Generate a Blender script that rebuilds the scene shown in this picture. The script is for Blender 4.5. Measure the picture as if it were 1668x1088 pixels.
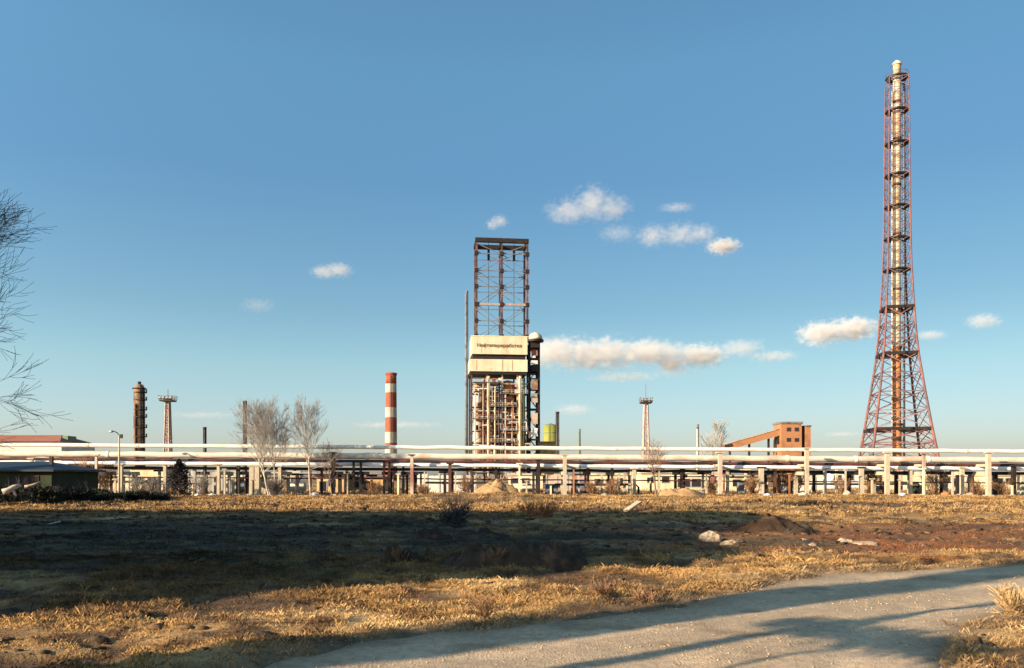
import bpy, math, random
import numpy as np
from mathutils import Vector, Matrix
R = math.radians
for o in list(bpy.data.objects):
    bpy.data.objects.remove(o)
SC = bpy.context.scene
COL = SC.collection

# ------------------------------------------------------------------ camera
F, CX, HY, EYE = 1309.0, 834.0, 776.0, 2.0
cam = bpy.data.cameras.new('camera')
cam.sensor_width = 36.0
cam.lens = 36.0 * F / 1668.0
cam.shift_y = (HY - 544.0) / 1668.0
cam.clip_start, cam.clip_end = 0.1, 20000
co = bpy.data.objects.new('camera', cam)
COL.objects.link(co)
co.location = (0, 0, EYE)
co.rotation_euler = (R(90), 0, 0)
SC.camera = co

# ------------------------------------------------------------------ light
SUN_AZ, SUN_EL = 238.0, 17.0          # degrees clockwise from +Y
world = bpy.data.worlds.new('World')
SC.world = world
world.use_nodes = True
nt = world.node_tree
bg = nt.nodes['Background']
sky = nt.nodes.new('ShaderNodeTexSky')
sky.sky_type = 'NISHITA'
sky.sun_disc = False
sky.sun_elevation, sky.sun_rotation = R(SUN_EL), R(SUN_AZ)
sky.air_density, sky.dust_density = 1.0, 1.0
tc = nt.nodes.new('ShaderNodeTexCoord')
sp = nt.nodes.new('ShaderNodeSeparateXYZ')
nt.links.new(tc.outputs['Generated'], sp.inputs[0])
rmp = nt.nodes.new('ShaderNodeValToRGB')           # tint of the sky by elevation
nt.links.new(sp.outputs['Z'], rmp.inputs[0])
SKY_TINT = [(0.0, (.95, .98, 1.28)), (.05, (.92, 1.00, 1.24)), (.133, (.88, 1.06, 1.10)), (.20, (.74, .98, 1.04)),
            (.34, (.68, 1.02, 1.17)), (.45, (.81, 1.26, 1.36)), (.62, (.86, 1.27, 1.41))]
el = rmp.color_ramp.elements
while len(el) < len(SKY_TINT):
    el.new(0.5)
for e, (p, c) in zip(el, SKY_TINT):
    e.position = p
    e.color = (c[0] / 2, c[1] / 2, c[2] / 2, 1)
mx = nt.nodes.new('ShaderNodeMix')
mx.data_type, mx.blend_type = 'RGBA', 'MULTIPLY'
mx.inputs[0].default_value = 1.0
nt.links.new(sky.outputs[0], mx.inputs[6])
nt.links.new(rmp.outputs[0], mx.inputs[7])
azf = nt.nodes.new('ShaderNodeMath')                # the western half is a little brighter
azf.operation = 'MULTIPLY_ADD'
azf.inputs[1].default_value, azf.inputs[2].default_value = -.33, .95
nt.links.new(sp.outputs['X'], azf.inputs[0])
azm = nt.nodes.new('ShaderNodeVectorMath')
azm.operation = 'SCALE'
nt.links.new(mx.outputs[2], azm.inputs[0])
nt.links.new(azf.outputs[0], azm.inputs['Scale'])
nt.links.new(azm.outputs[0], bg.inputs[0])
bg.inputs[1].default_value = 0.141                  # 0.07 x 2 (the tint ramp is stored halved)
sun = bpy.data.lights.new('sun', 'SUN')
sun.energy, sun.angle, sun.color = 5.0, R(0.5), (1.0, 0.79, 0.54)
so = bpy.data.objects.new('sun', sun)
COL.objects.link(so)
SDIR = Vector((math.sin(R(SUN_AZ)) * math.cos(R(SUN_EL)), math.cos(R(SUN_AZ)) * math.cos(R(SUN_EL)), math.sin(R(SUN_EL))))
so.rotation_euler = SDIR.to_track_quat('Z', 'Y').to_euler()
so.location = SDIR * 50
vs = SC.view_settings
vs.view_transform, vs.look, vs.exposure, vs.gamma = 'Standard', 'None', 1.1, 1.0
cy = SC.cycles
cy.max_bounces, cy.diffuse_bounces, cy.glossy_bounces = 6, 3, 2
cy.volume_bounces, cy.volume_step_rate, cy.volume_max_steps = 2, .6, 200
cy.use_denoising = True

# ------------------------------------------------------------------ helpers
def at(px, py, d):
    """photo pixel + distance -> point in the scene"""
    return Vector(((px - CX) / F * d, d, EYE + (HY - py) / F * d))

def X(px, d):
    return (px - CX) / F * d

def Z(py, d):
    return EYE + (HY - py) / F * d

class MB:
    def __init__(s):
        s.v, s.f = [], []

    def box(s, c, size, rz=0.0, rot=None):
        m = rot if rot is not None else Matrix.Rotation(rz, 3, 'Z')
        b = len(s.v)
        for dx in (-.5, .5):
            for dy in (-.5, .5):
                for dz in (-.5, .5):
                    s.v.append(tuple(Vector(c) + m @ Vector((dx * size[0], dy * size[1], dz * size[2]))))
        for q in ((0, 1, 3, 2), (4, 6, 7, 5), (0, 4, 5, 1), (2, 3, 7, 6), (0, 2, 6, 4), (1, 5, 7, 3)):
            s.f.append(tuple(b + i for i in q))
        return s

    def span(s, x0, x1, y0, y1, z0, z1):
        return s.box(((x0 + x1) / 2, (y0 + y1) / 2, (z0 + z1) / 2), (abs(x1 - x0), abs(y1 - y0), abs(z1 - z0)))

    def bar(s, a, b, w, h=None):
        a, b = Vector(a), Vector(b)
        d = b - a
        if d.length < 1e-6:
            return s
        q = d.to_track_quat('Z', 'Y').to_matrix()
        return s.box((a + b) / 2, (w, h or w, d.length), rot=q)

    def tube(s, pts, rads, n=10, caps=True):
        pts = [Vector(p) for p in pts]
        if not hasattr(rads, '__len__'):
            rads = [rads] * len(pts)
        b0 = len(s.v)
        for i, p in enumerate(pts):
            d = (pts[min(i + 1, len(pts) - 1)] - pts[max(i - 1, 0)]).normalized()
            up = Vector((0, 0, 1)) if abs(d.z) < .9 else Vector((0, 1, 0))
            u = d.cross(up).normalized()
            w = u.cross(d)
            for k in range(n):
                a = 2 * math.pi * k / n
                s.v.append(tuple(p + (u * math.cos(a) + w * math.sin(a)) * rads[i]))
        for i in range(len(pts) - 1):
            for k in range(n):
                a, b = b0 + i * n + k, b0 + i * n + (k + 1) % n
                s.f.append((a, b, b + n, a + n))
        if caps:
            s.f.append(tuple(b0 + k for k in range(n))[::-1])
            s.f.append(tuple(b0 + (len(pts) - 1) * n + k for k in range(n)))
        return s

    def ring(s, c, r0, r1, h, n=16, sq=False):
        """flat annular slab"""
        b = len(s.v)
        for k in range(n):
            a = 2 * math.pi * (k + .5) / n
            for r in (r0, r1):
                for dz in (0, h):
                    s.v.append((c[0] + r * math.cos(a), c[1] + r * math.sin(a), c[2] + dz))
        for k in range(n):
            i, j = b + 4 * k, b + 4 * ((k + 1) % n)
            s.f += [(i + 1, i + 3, j + 3, j + 1), (i, j, j + 2, i + 2), (i + 2, j + 2, j + 3, i + 3), (i, i + 1, j + 1, j)]
        return s

    def build(s, name, m, parent=None, smooth=False):
        me = bpy.data.meshes.new(name)
        me.from_pydata(s.v, [], s.f)
        me.materials.append(m)
        if smooth:
            me.polygons.foreach_set('use_smooth', [True] * len(me.polygons))
        me.update()
        o = bpy.data.objects.new(name, me)
        COL.objects.link(o)
        if parent is not None:
            o.parent = parent
        return o

def tag(o, label=None, cat=None, group=None, kind=None):
    if label: o['label'] = label
    if cat: o['category'] = cat
    if group: o['group'] = group
    if kind: o['kind'] = kind
    return o

def thing(name, loc, label, cat, group=None, rz=0.0):
    o = bpy.data.objects.new(name, None)
    COL.objects.link(o)
    o.location = loc
    o.rotation_euler = (0, 0, rz)
    return tag(o, label, cat, group)

def copy_tree(o, loc, label, group=None, rz=None, scale=None, parent=None):
    r = o.copy()
    COL.objects.link(r)
    r.location = loc
    if rz is not None: r.rotation_euler = (0, 0, rz)
    if scale is not None: r.scale = scale
    r['label'] = label
    if group: r['group'] = group
    for ch in list(o.children):
        c = ch.copy()
        COL.objects.link(c)
        c.parent = r
        for g in list(ch.children):
            d = g.copy()
            COL.objects.link(d)
            d.parent = c
    return r

# ------------------------------------------------------------------ materials
def mat(name, col, var=.25, scale=2.0, rough=.8, metal=0.0, second=None, thr=.58, soft=.06, s2=1.0, streak=False, bump=0.0, attr=None, spec=.3):
    m = bpy.data.materials.new(name)
    m.use_nodes = True
    n, l = m.node_tree.nodes, m.node_tree.links
    b = n['Principled BSDF']
    b.inputs['Roughness'].default_value = rough
    b.inputs['Metallic'].default_value = metal
    b.inputs['Specular IOR Level'].default_value = spec
    g = n.new('ShaderNodeNewGeometry')
    vec = g.outputs['Position']
    if streak:
        mp = n.new('ShaderNodeMapping')
        mp.inputs['Scale'].default_value = (1, 1, .18)
        l.new(vec, mp.inputs[0])
        vec2 = mp.outputs[0]
    else:
        vec2 = vec
    t = n.new('ShaderNodeTexNoise')
    t.inputs['Scale'].default_value = scale
    t.inputs['Detail'].default_value = 6
    t.inputs['Roughness'].default_value = .65
    l.new(vec, t.inputs['Vector'])
    mr = n.new('ShaderNodeMapRange')
    mr.inputs[1].default_value, mr.inputs[2].default_value = .3, .7
    mr.inputs[3].default_value, mr.inputs[4].default_value = 1 - var, 1 + var
    l.new(t.outputs[0], mr.inputs[0])
    base = n.new('ShaderNodeMix')
    base.data_type, base.blend_type = 'RGBA', 'MIX'
    base.inputs[0].default_value = 0
    if attr:
        a = n.new('ShaderNodeAttribute')
        a.attribute_name = attr
        l.new(a.outputs['Color'], base.inputs[6])
    else:
        base.inputs[6].default_value = (*col, 1)
    if second:
        t2 = n.new('ShaderNodeTexNoise')
        t2.inputs['Scale'].default_value = s2
        t2.inputs['Detail'].default_value = 5
        l.new(vec2, t2.inputs['Vector'])
        m2 = n.new('ShaderNodeMapRange')
        m2.inputs[1].default_value, m2.inputs[2].default_value = thr - soft, thr + soft
        l.new(t2.outputs[0], m2.inputs[0])
        l.new(m2.outputs[0], base.inputs[0])
        base.inputs[7].default_value = (*second, 1)
    mul = n.new('ShaderNodeVectorMath')
    mul.operation = 'SCALE'
    l.new(base.outputs[2], mul.inputs[0])
    l.new(mr.outputs[0], mul.inputs['Scale'])
    l.new(mul.outputs[0], b.inputs['Base Color'])
    if bump:
        bp = n.new('ShaderNodeBump')
        bp.inputs['Strength'].default_value = bump
        bp.inputs['Distance'].default_value = .05
        t3 = n.new('ShaderNodeTexNoise')
        t3.inputs['Scale'].default_value = scale * 4
        t3.inputs['Detail'].default_value = 5
        l.new(vec, t3.inputs['Vector'])
        l.new(t3.outputs[0], bp.inputs['Height'])
        l.new(bp.outputs[0], b.inputs['Normal'])
    return m

M = dict(
    white_lag=mat('white_lagging', (.68, .66, .61), .10, .8, .55, second=(.62, .52, .38), thr=.66, s2=.35),
    pink_lag=mat('weathered_lagging', (.58, .52, .45), .14, .9, .6, second=(.50, .36, .27), thr=.60, s2=.4),
    galv=mat('galvanised', (.74, .73, .74), .10, 1.2, .7, 0, second=(.5, .44, .4), thr=.68, s2=.6),
    black_pipe=mat('bitumen_pipe', (.022, .018, .018), .3, 1.5, .6),
    rust_pipe=mat('rust_pipe', (.10, .032, .026), .35, 1.4, .75, second=(.035, .02, .02), thr=.5, s2=.5),
    concrete=mat('pale_concrete', (.44, .38, .29), .16, 2.2, .9, second=(.42, .34, .25), thr=.60, s2=.9, streak=True, bump=.2),
    grey_conc=mat('grey_concrete', (.42, .40, .37), .18, 1.6, .9, second=(.26, .23, .2), thr=.6, s2=.7, streak=True, bump=.2),
    dark_steel=mat('dark_steel', (.020, .016, .016), .35, 1.2, .6, second=(.055, .024, .016), thr=.62, s2=.8),
    derrick_steel=mat('derrick_steel', (.06, .042, .048), .35, .7, .7, second=(.17, .075, .06), thr=.54, s2=.35),
    rust_steel=mat('rust_steel', (.115, .045, .032), .35, 1.1, .75, second=(.05, .025, .022), thr=.52, s2=.6),
    red_steel=mat('faded_red_steel', (.21, .082, .074), .3, .8, .7, second=(.13, .08, .09), thr=.50, s2=.12),
    grey_steel=mat('grey_steel', (.17, .175, .19), .25, .9, .6, second=(.10, .085, .08), thr=.6, s2=.5),
    pale_steel=mat('pale_steel', (.36, .29, .26), .2, .8, .6, second=(.36, .22, .18), thr=.58, s2=.5),
    cream=mat('cream_panel', (.66, .58, .43), .12, .35, .75, second=(.50, .40, .26), thr=.60, soft=.1, s2=.3, streak=True),
    cream_pipe=mat('cream_pipe', (.72, .62, .42), .15, .6, .6, second=(.5, .36, .2), thr=.62, s2=.25),
    orange=mat('ochre_lagging', (.42, .19, .075), .25, .5, .7, second=(.20, .08, .045), thr=.55, s2=.22),
    silver=mat('silver_vessel', (.44, .38, .31), .25, .35, .55, .1, second=(.24, .13, .08), thr=.52, s2=.22),
    pinkish=mat('pink_lagging', (.50, .40, .32), .2, .6, .7, second=(.28, .12, .10), thr=.56, s2=.3),
    red_paint=mat('red_band', (.36, .085, .04), .2, .5, .8, second=(.22, .07, .045), thr=.55, soft=.12, s2=.35, streak=True),
    white_paint=mat('white_band', (.60, .53, .41), .14, .5, .8, second=(.42, .34, .25), thr=.56, soft=.12, s2=.35, streak=True),
    orange_brick=mat('orange_brick', (.36, .17, .085), .16, 3.0, .9, second=(.27, .12, .065), thr=.6, s2=.25),
    window=mat('dark_window', (.03, .025, .03), .3, .8, .2, spec=.5),
    red_roof=mat('red_roof', (.34, .125, .075), .15, .5, .8, second=(.34, .14, .10), thr=.6, s2=.2),
    white_wall=mat('white_wall', (.62, .59, .53), .1, .6, .9, second=(.56, .48, .38), thr=.62, s2=.4, streak=True),
    beige_wall=mat('beige_wall', (.66, .55, .36), .12, .7, .9, second=(.48, .36, .22), thr=.6, s2=.5, streak=True),
    ochre_wall=mat('ochre_wall', (.58, .38, .18), .15, .8, .9, second=(.40, .22, .11), thr=.6, s2=.6),
    blue_roof=mat('slate_roof', (.018, .028, .045), .2, 1.0, .6, second=(.03, .035, .04), thr=.6, s2=.6),
    green_wall=mat('green_boards', (.030, .040, .018), .3, 1.5, .85, second=(.03, .035, .022), thr=.55, s2=.8),
    green_tank=mat('olive_tank', (.25, .27, .055), .15, .4, .6, second=(.18, .17, .05), thr=.6, s2=.2, streak=True),
    green_stack=mat('green_stack', (.16, .21, .13), .2, .5, .7),
    blue_box=mat('blue_box', (.12, .15, .24), .25, .8, .6, second=(.2, .14, .12), thr=.62, s2=.8),
    bark=mat('brown_bark', (.20, .14, .10), .35, 5, .95, bump=.3),
    birch=mat('birch_bark', (.46, .40, .33), .25, 6, .9, second=(.12, .09, .07), thr=.66, s2=3),
    twig=mat('pale_twigs', (.23, .20, .18), .3, 3, .95),
    dark_twig=mat('dark_twigs', (.085, .07, .075), .3, 3, .95),
    brown_twig=mat('brown_twigs', (.22, .12, .065), .35, 3, .95),
    red_twig=mat('russet_stems', (.30, .11, .045), .3, 3, .95),
    needle=mat('dark_needles', (.022, .016, .018), .4, 3, .9),
    dark_leaf=mat('dark_leaves', (.018, .022, .014), .5, 2, .9),
    shade_tree_leaf=mat('shade_tree_leaves', (.05, .07, .03), .4, 2, .9),
    soil=mat('dark_soil', (.045, .030, .020), .45, 4, .95, second=(.09, .05, .03), thr=.6, s2=2, bump=.5),
    mound_soil=mat('mound_soil', (.085, .042, .022), .4, 3, .95, second=(.05, .03, .018), thr=.5, s2=1.2, bump=.5),
    red_soil=mat('red_soil', (.15, .070, .032), .4, 3, .95, second=(.09, .045, .026), thr=.55, s2=1.2, bump=.5),
    tan_soil=mat('tan_soil', (.40, .25, .12), .3, 2, .95, second=(.28, .16, .08), thr=.58, s2=1.0, bump=.4),
    stone=mat('pale_stone', (.40, .30, .21), .25, 5, .9, second=(.34, .24, .16), thr=.58, s2=3, bump=.4),
    wood=mat('weathered_wood', (.52, .38, .24), .25, 4, .9, second=(.32, .2, .12), thr=.6, s2=2),
    letter=mat('brown_lettering', (.15, .085, .035), .2, 1, .8),
    brick=mat('dark_brick', (.22, .09, .06), .2, 2, .9),
    lamp=mat('lamp_housing', (.35, .35, .36), .1, 2, .4, .3),
    gravel=mat('gravel_road', (.47, .345, .225), .30, 7.0, .95, second=(.34, .26, .18), thr=.54, soft=.14, s2=.5, bump=.6),
    straw_twig=mat('straw_stems', (.40, .26, .12), .3, 3, .95),
    far_twig=mat('far_twigs', (.30, .29, .27), .2, 3, .95),
    far_bush=mat('far_scrub', (.16, .12, .085), .35, .06, .95),
)

# ------------------------------------------------------------------ terrain
def _hash(ix, iy, seed):
    n = (ix.astype(np.int64) * 374761393 + iy.astype(np.int64) * 668265263 + seed * 144665) & 0x7fffffff
    n = ((n ^ (n >> 13)) * 1274126177) & 0x7fffffff
    n = (n ^ (n >> 16)) & 0x7fffffff
    return (n % 100003) / 100003.0

def noise(x, y, seed=0):
    x, y = np.asarray(x, float), np.asarray(y, float)
    ix, iy = np.floor(x), np.floor(y)
    fx, fy = x - ix, y - iy
    fx, fy = fx * fx * (3 - 2 * fx), fy * fy * (3 - 2 * fy)
    a, b = _hash(ix, iy, seed), _hash(ix + 1, iy, seed)
    c, d = _hash(ix, iy + 1, seed), _hash(ix + 1, iy + 1, seed)
    return (a + (b - a) * fx) * (1 - fy) + (c + (d - c) * fx) * fy

def fbm(x, y, seed=0, o=4):
    s, a, t = 0, 1, 0
    for i in range(o):
        s = s + a * noise(x * 2 ** i + 17.3 * i, y * 2 ** i - 9.1 * i, seed + i)
        t += a
        a *= .5
    return s / t

ROAD = [(-40, -22), (-12, -3), (-5, 6), (-2.8, 8.4), (-2.0, 9.6), (.3, 10.9), (2.5, 12.3), (4.9, 15.0), (6.8, 16.9), (11.6, 18.4), (20, 19.6), (60, 25),
        (60, 17.5), (20, 14.2), (12, 13.0), (7.6, 11.9), (6.0, 10.8), (4.6, 8.8), (3.7, 5), (2.6, -3), (0, -25)]

def road_d(x, y):
    """signed distance to the road's edge, positive on the road"""
    x, y = np.asarray(x, float), np.asarray(y, float)
    best = np.full(x.shape, 1e9)
    inside = np.zeros(x.shape, bool)
    n = len(ROAD)
    for i in range(n):
        (ax, ay), (bx, by) = ROAD[i], ROAD[(i + 1) % n]
        ex, ey = bx - ax, by - ay
        t = np.clip(((x - ax) * ex + (y - ay) * ey) / (ex * ex + ey * ey), 0, 1)
        best = np.minimum(best, np.hypot(x - ax - t * ex, y - ay - t * ey))
        if ay != by:
            c = (ay > y) != (by > y)
            inside ^= c & (x < ex * (y - ay) / (by - ay) + ax)
    d = np.where(inside, best, -best)
    return d + (fbm(x / .9, y / .9, 77, 3) - .5) * .7

def sstep(a, b, v):
    t = np.clip((v - a) / (b - a), 0, 1)
    return t * t * (3 - 2 * t)

def blob(x, y, cx, cy_, rx, ry, h):
    r = ((x - cx) / rx) ** 2 + ((y - cy_) / ry) ** 2
    return h * np.exp(-r * 1.4)

def base_h(x, y):
    r = np.hypot(x, y)
    far = sstep(20, 70, r)
    h = (fbm(x / 9, y / 9, 3, 3) - .5) * (.16 + .16 * far)
    h = h * (1 - sstep(95, 160, r))
    # low bank where the lit strip begins, and long shallow wheel-worn hollows on the right
    h = h + blob(x, y, 19, 56, 16, 2.2, .22) + blob(x, y, 21, 40, 15, 1.6, .20) + blob(x, y, 30, 33, 14, 1.5, .18)
    h = h + blob(x, y, -2, 68, 9, 4, .55)
    h = h - blob(x, y, 15, 47, 12, 1.4, .16) - blob(x, y, 14, 31, 7, 1.5, .12)
    return h

def bare_m(x, y):
    """trodden, grassless patches"""
    return sstep(.56, .66, fbm(x / 1.5, y / .9, 71, 4))

DITCH = [([(1.2, 18.7), (4, 18.0), (6.6, 17.6), (9, 18.7), (12, 19.3), (26, 22)], .42), ([(3, 53), (14, 51.5), (24, 54), (42, 62)], .8),
         ([(8, 36.5), (11, 34.8), (17, 35.6), (21, 38)], .55), ([(-14, 11.6), (-8.6, 13.3), (-6.2, 15.0), (-3.5, 15.8)], .42), ([(-5, 26.5), (1, 25.6), (5, 27)], .5)]
def ditch_m(x, y):
    """churned wet ruts and ditches"""
    x, y = np.asarray(x, float), np.asarray(y, float)
    out = np.zeros(x.shape)
    wob = (fbm(x / 1.4, y / 1.4, 141, 3) - .5)
    for pts, w in DITCH:
        best = np.full(x.shape, 1e9)
        for (ax, ay), (bx, by) in zip(pts[:-1], pts[1:]):
            ex, ey = bx - ax, by - ay
            t = np.clip(((x - ax) * ex + (y - ay) * ey) / (ex * ex + ey * ey), 0, 1)
            best = np.minimum(best, np.hypot(x - ax - t * ex, y - ay - t * ey))
        out = np.maximum(out, 1 - sstep(w * .5, w * 1.1, best + wob * w * 1.8))
    return out

def ground_h(x, y):
    rd = road_d(x, y)
    m = sstep(-.25, .35, rd)
    near = 1 - sstep(18, 60, np.hypot(x, y))
    bump = (fbm(x / 1.3, y / 1.3, 21, 3) - .42) * .20 - .07 * bare_m(x, y) - .13 * ditch_m(x, y) + (fbm(x / .33, y / .33, 31, 2) - .45) * .10 * near
    return base_h(x, y) + bump * (1 - m) - .12 * m

def hz(x, y):
    return float(ground_h(np.array([float(x)]), np.array([float(y)]))[0])

def axis(lo_dense, hi_dense, step, lo, hi, g=1.09):
    a = list(np.arange(lo_dense, hi_dense + 1e-6, step))
    s, v = step, hi_dense
    while v < hi:
        s *= g
        v += s
        a.append(v)
    s, v = step, lo_dense
    while v > lo:
        s *= g
        v -= s
        a.insert(0, v)
    return np.array(a)

def grid_mesh(name, xs, ys, zf, m, keep=None, colf=None):
    gx, gy = np.meshgrid(xs, ys)
    z = zf(gx, gy)
    nx, ny = len(xs), len(ys)
    v = np.stack([gx, gy, z], -1).reshape(-1, 3)
    i = np.arange(ny - 1)[:, None] * nx + np.arange(nx - 1)[None]
    q = np.stack([i, i + 1, i + nx + 1, i + nx], -1).reshape(-1, 4)
    if keep is not None:
        q = q[keep(v[q].mean(1))]
    return np_mesh(name, v, q, m, None if colf is None else colf(gx, gy).reshape(-1, 3), True)

def np_mesh(name, v, f, m, col=None, smooth=False):
    me = bpy.data.meshes.new(name)
    k = f.shape[1]
    me.vertices.add(len(v))
    me.vertices.foreach_set('co', v.astype(np.float32).ravel())
    me.loops.add(f.size)
    me.loops.foreach_set('vertex_index', f.astype(np.int32).ravel())
    me.polygons.add(len(f))
    me.polygons.foreach_set('loop_start', np.arange(0, f.size, k, dtype=np.int32))
    if smooth:
        me.polygons.foreach_set('use_smooth', np.ones(len(f), bool))
    if col is not None:
        a = me.color_attributes.new('tone', 'FLOAT_COLOR', 'POINT')
        a.data.foreach_set('color', np.concatenate([col, np.ones((len(col), 1))], 1).astype(np.float32).ravel())
    me.materials.append(m)
    me.update(calc_edges=True)
    o = bpy.data.objects.new(name, me)
    COL.objects.link(o)
    return o

def mixc(a, b, t):
    return a + (b - a) * t[..., None]

def soil_m(x, y):
    """bare reddish earth right of centre"""
    c = (fbm(x / 3, y / 1.6, 51, 4) - .5) * 3.0
    d = 1 - (((x - 13) / 13) ** 2 + ((y - 27) / 8) ** 2)
    return sstep(-.1, .5, d + c * .8)

def field_shade_m(x, y):
    """field shadow painted into the ground colour, left of centre"""
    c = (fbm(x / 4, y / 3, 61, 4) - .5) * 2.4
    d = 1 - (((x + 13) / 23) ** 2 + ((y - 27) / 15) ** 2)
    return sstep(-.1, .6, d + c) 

def ground_col(x, y):
    straw, pale, brown = np.array([.36, .215, .088]), np.array([.50, .33, .155]), np.array([.12, .066, .032])
    olive, shade_deep = np.array([.043, .032, .017]), np.array([.021, .021, .011])  # dark pair that paints the field's shadow into the ground
    red, redd = np.array([.23, .085, .030]), np.array([.10, .040, .020])
    n1, n2, n3 = fbm(x / 2.2, y / 1.4, 5), fbm(x / .5, y / .4, 8), fbm(x / 6, y / 3, 12)
    c = mixc(np.broadcast_to(straw, x.shape + (3,)), pale, sstep(.5, .75, n1))
    c = mixc(c, brown, sstep(.50, .66, n2) * .9)
    c = mixc(c, brown, sstep(.58, .74, n3) * .7)
    g = field_shade_m(x, y)
    c = mixc(c, mixc(np.broadcast_to(olive, x.shape + (3,)), shade_deep, sstep(.4, .65, n1)), g * (.95 - .35 * sstep(.52, .70, n3)))
    s = soil_m(x, y) * (1 - g)
    c = mixc(c, mixc(np.broadcast_to(red, x.shape + (3,)), redd, sstep(.42, .66, n1)), s * .9)
    c = mixc(c, np.broadcast_to(np.array([.085, .050, .028]), x.shape + (3,)) * (1 - .5 * g[..., None]), bare_m(x, y) * .85)  # bare soil is darkened further inside the painted field shadow
    c = mixc(c, np.broadcast_to(np.array([.040, .024, .014]), x.shape + (3,)), ditch_m(x, y) * .92)
    verge = sstep(-.8, -.1, road_d(x, y))
    c = mixc(c, np.broadcast_to(np.array([.20, .135, .08]), x.shape + (3,)), verge * .7)
    return c

XS = axis(-9, 12, .16, -4000, 4000)
YS = axis(7, 26, .14, -900, 9000)
m_ground = mat('dry_ground', (.3, .2, .1), .38, 7.0, .97, attr='tone', bump=.5)
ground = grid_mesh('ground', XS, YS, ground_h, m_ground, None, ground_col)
tag(ground, kind='structure')

def road_h(x, y):
    rd = road_d(x, y)
    rut = (fbm(x / 2.5, y / 1.0, 91, 3) - .5) * .05 - .035 * (np.exp(-((rd - 1.0) / .3) ** 2) + np.exp(-((rd - 2.7) / .35) ** 2)) + (fbm(x / .25, y / .25, 95, 2) - .5) * .018
    return base_h(x, y) - .035 + rut - .10 * (1 - sstep(-.5, .15, rd))
def road_col(x, y):
    d = road_d(x, y)
    lanes = np.exp(-((d - 1.0) / .35) ** 2) + np.exp(-((d - 2.7) / .4) ** 2) + .6 * np.exp(-((d - 4.4) / .4) ** 2)
    n = fbm(x / 1.6, y / .7, 111, 4)
    a, b, e = np.array([.44, .325, .215]), np.array([.57, .42, .28]), np.array([.22, .15, .09])
    c = mixc(np.broadcast_to(a, x.shape + (3,)), b, np.clip(lanes * .7 + (n - .5) * 1.6, 0, 1))
    c = mixc(c, e, sstep(.60, .74, fbm(x / .9, y / .6, 121, 4)) * .6)
    return mixc(c, e, sstep(.55, -.1, d) * .8)
m_road = mat('road_gravel', (.4, .3, .2), .26, 9.0, .95, attr='tone', bump=.5)
road = grid_mesh('road', axis(-5, 14, .11, -40, 60, 1.12), axis(7, 20, .09, -24, 26, 1.12), road_h, m_road,
                 lambda c: road_d(c[:, 0], c[:, 1]) > -.55, road_col)
tag(road, kind='structure')

rng = np.random.default_rng(7)
def pebbles(n):
    y = np.sqrt(rng.uniform(6.8 ** 2, 17 ** 2, n))
    x = rng.uniform(-.72, .78, n) * y
    d = road_d(x, y)
    k = (d > -.5) & (rng.uniform(0, 1, n) < .25 + .75 * sstep(.45, .6, fbm(x / .8, y / .8, 66, 3)))
    x, y, d = x[k], y[k], d[k]
    n = len(x)
    z = np.maximum(road_h(x, y), ground_h(x, y))
    s = .004 + .015 * rng.uniform(0, 1, n) ** 6
    a = rng.uniform(0, 2 * np.pi, n)
    V = []
    for (u, v, w) in ((1, 0, 0), (0, 1, 0), (-1, 0, 0), (0, -1, 0), (0, 0, .8), (0, 0, -.8)):
        j = rng.uniform(.7, 1.3, n)
        V.append(np.stack([x + s * j * (u * np.cos(a) - v * np.sin(a)), y + s * j * (u * np.sin(a) + v * np.cos(a)), z + s * j * w + s * .2], -1))
    V = np.stack(V, 1).reshape(-1, 3)
    T = np.array([(0, 1, 4), (1, 2, 4), (2, 3, 4), (3, 0, 4), (1, 0, 5), (2, 1, 5), (3, 2, 5), (0, 3, 5)])
    Fc = (np.arange(n)[:, None, None] * 6 + T[None]).reshape(-1, 3)
    c = np.array([.44, .32, .205])[None] * rng.uniform(.5, 1.25, n)[:, None]
    return np_mesh('gravel', V, Fc, mat('gravel_stone', (.4, .3, .2), .2, 20, .95, attr='tone'), np.repeat(c, 6, 0))
tag(pebbles(42000), kind='stuff')

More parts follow.
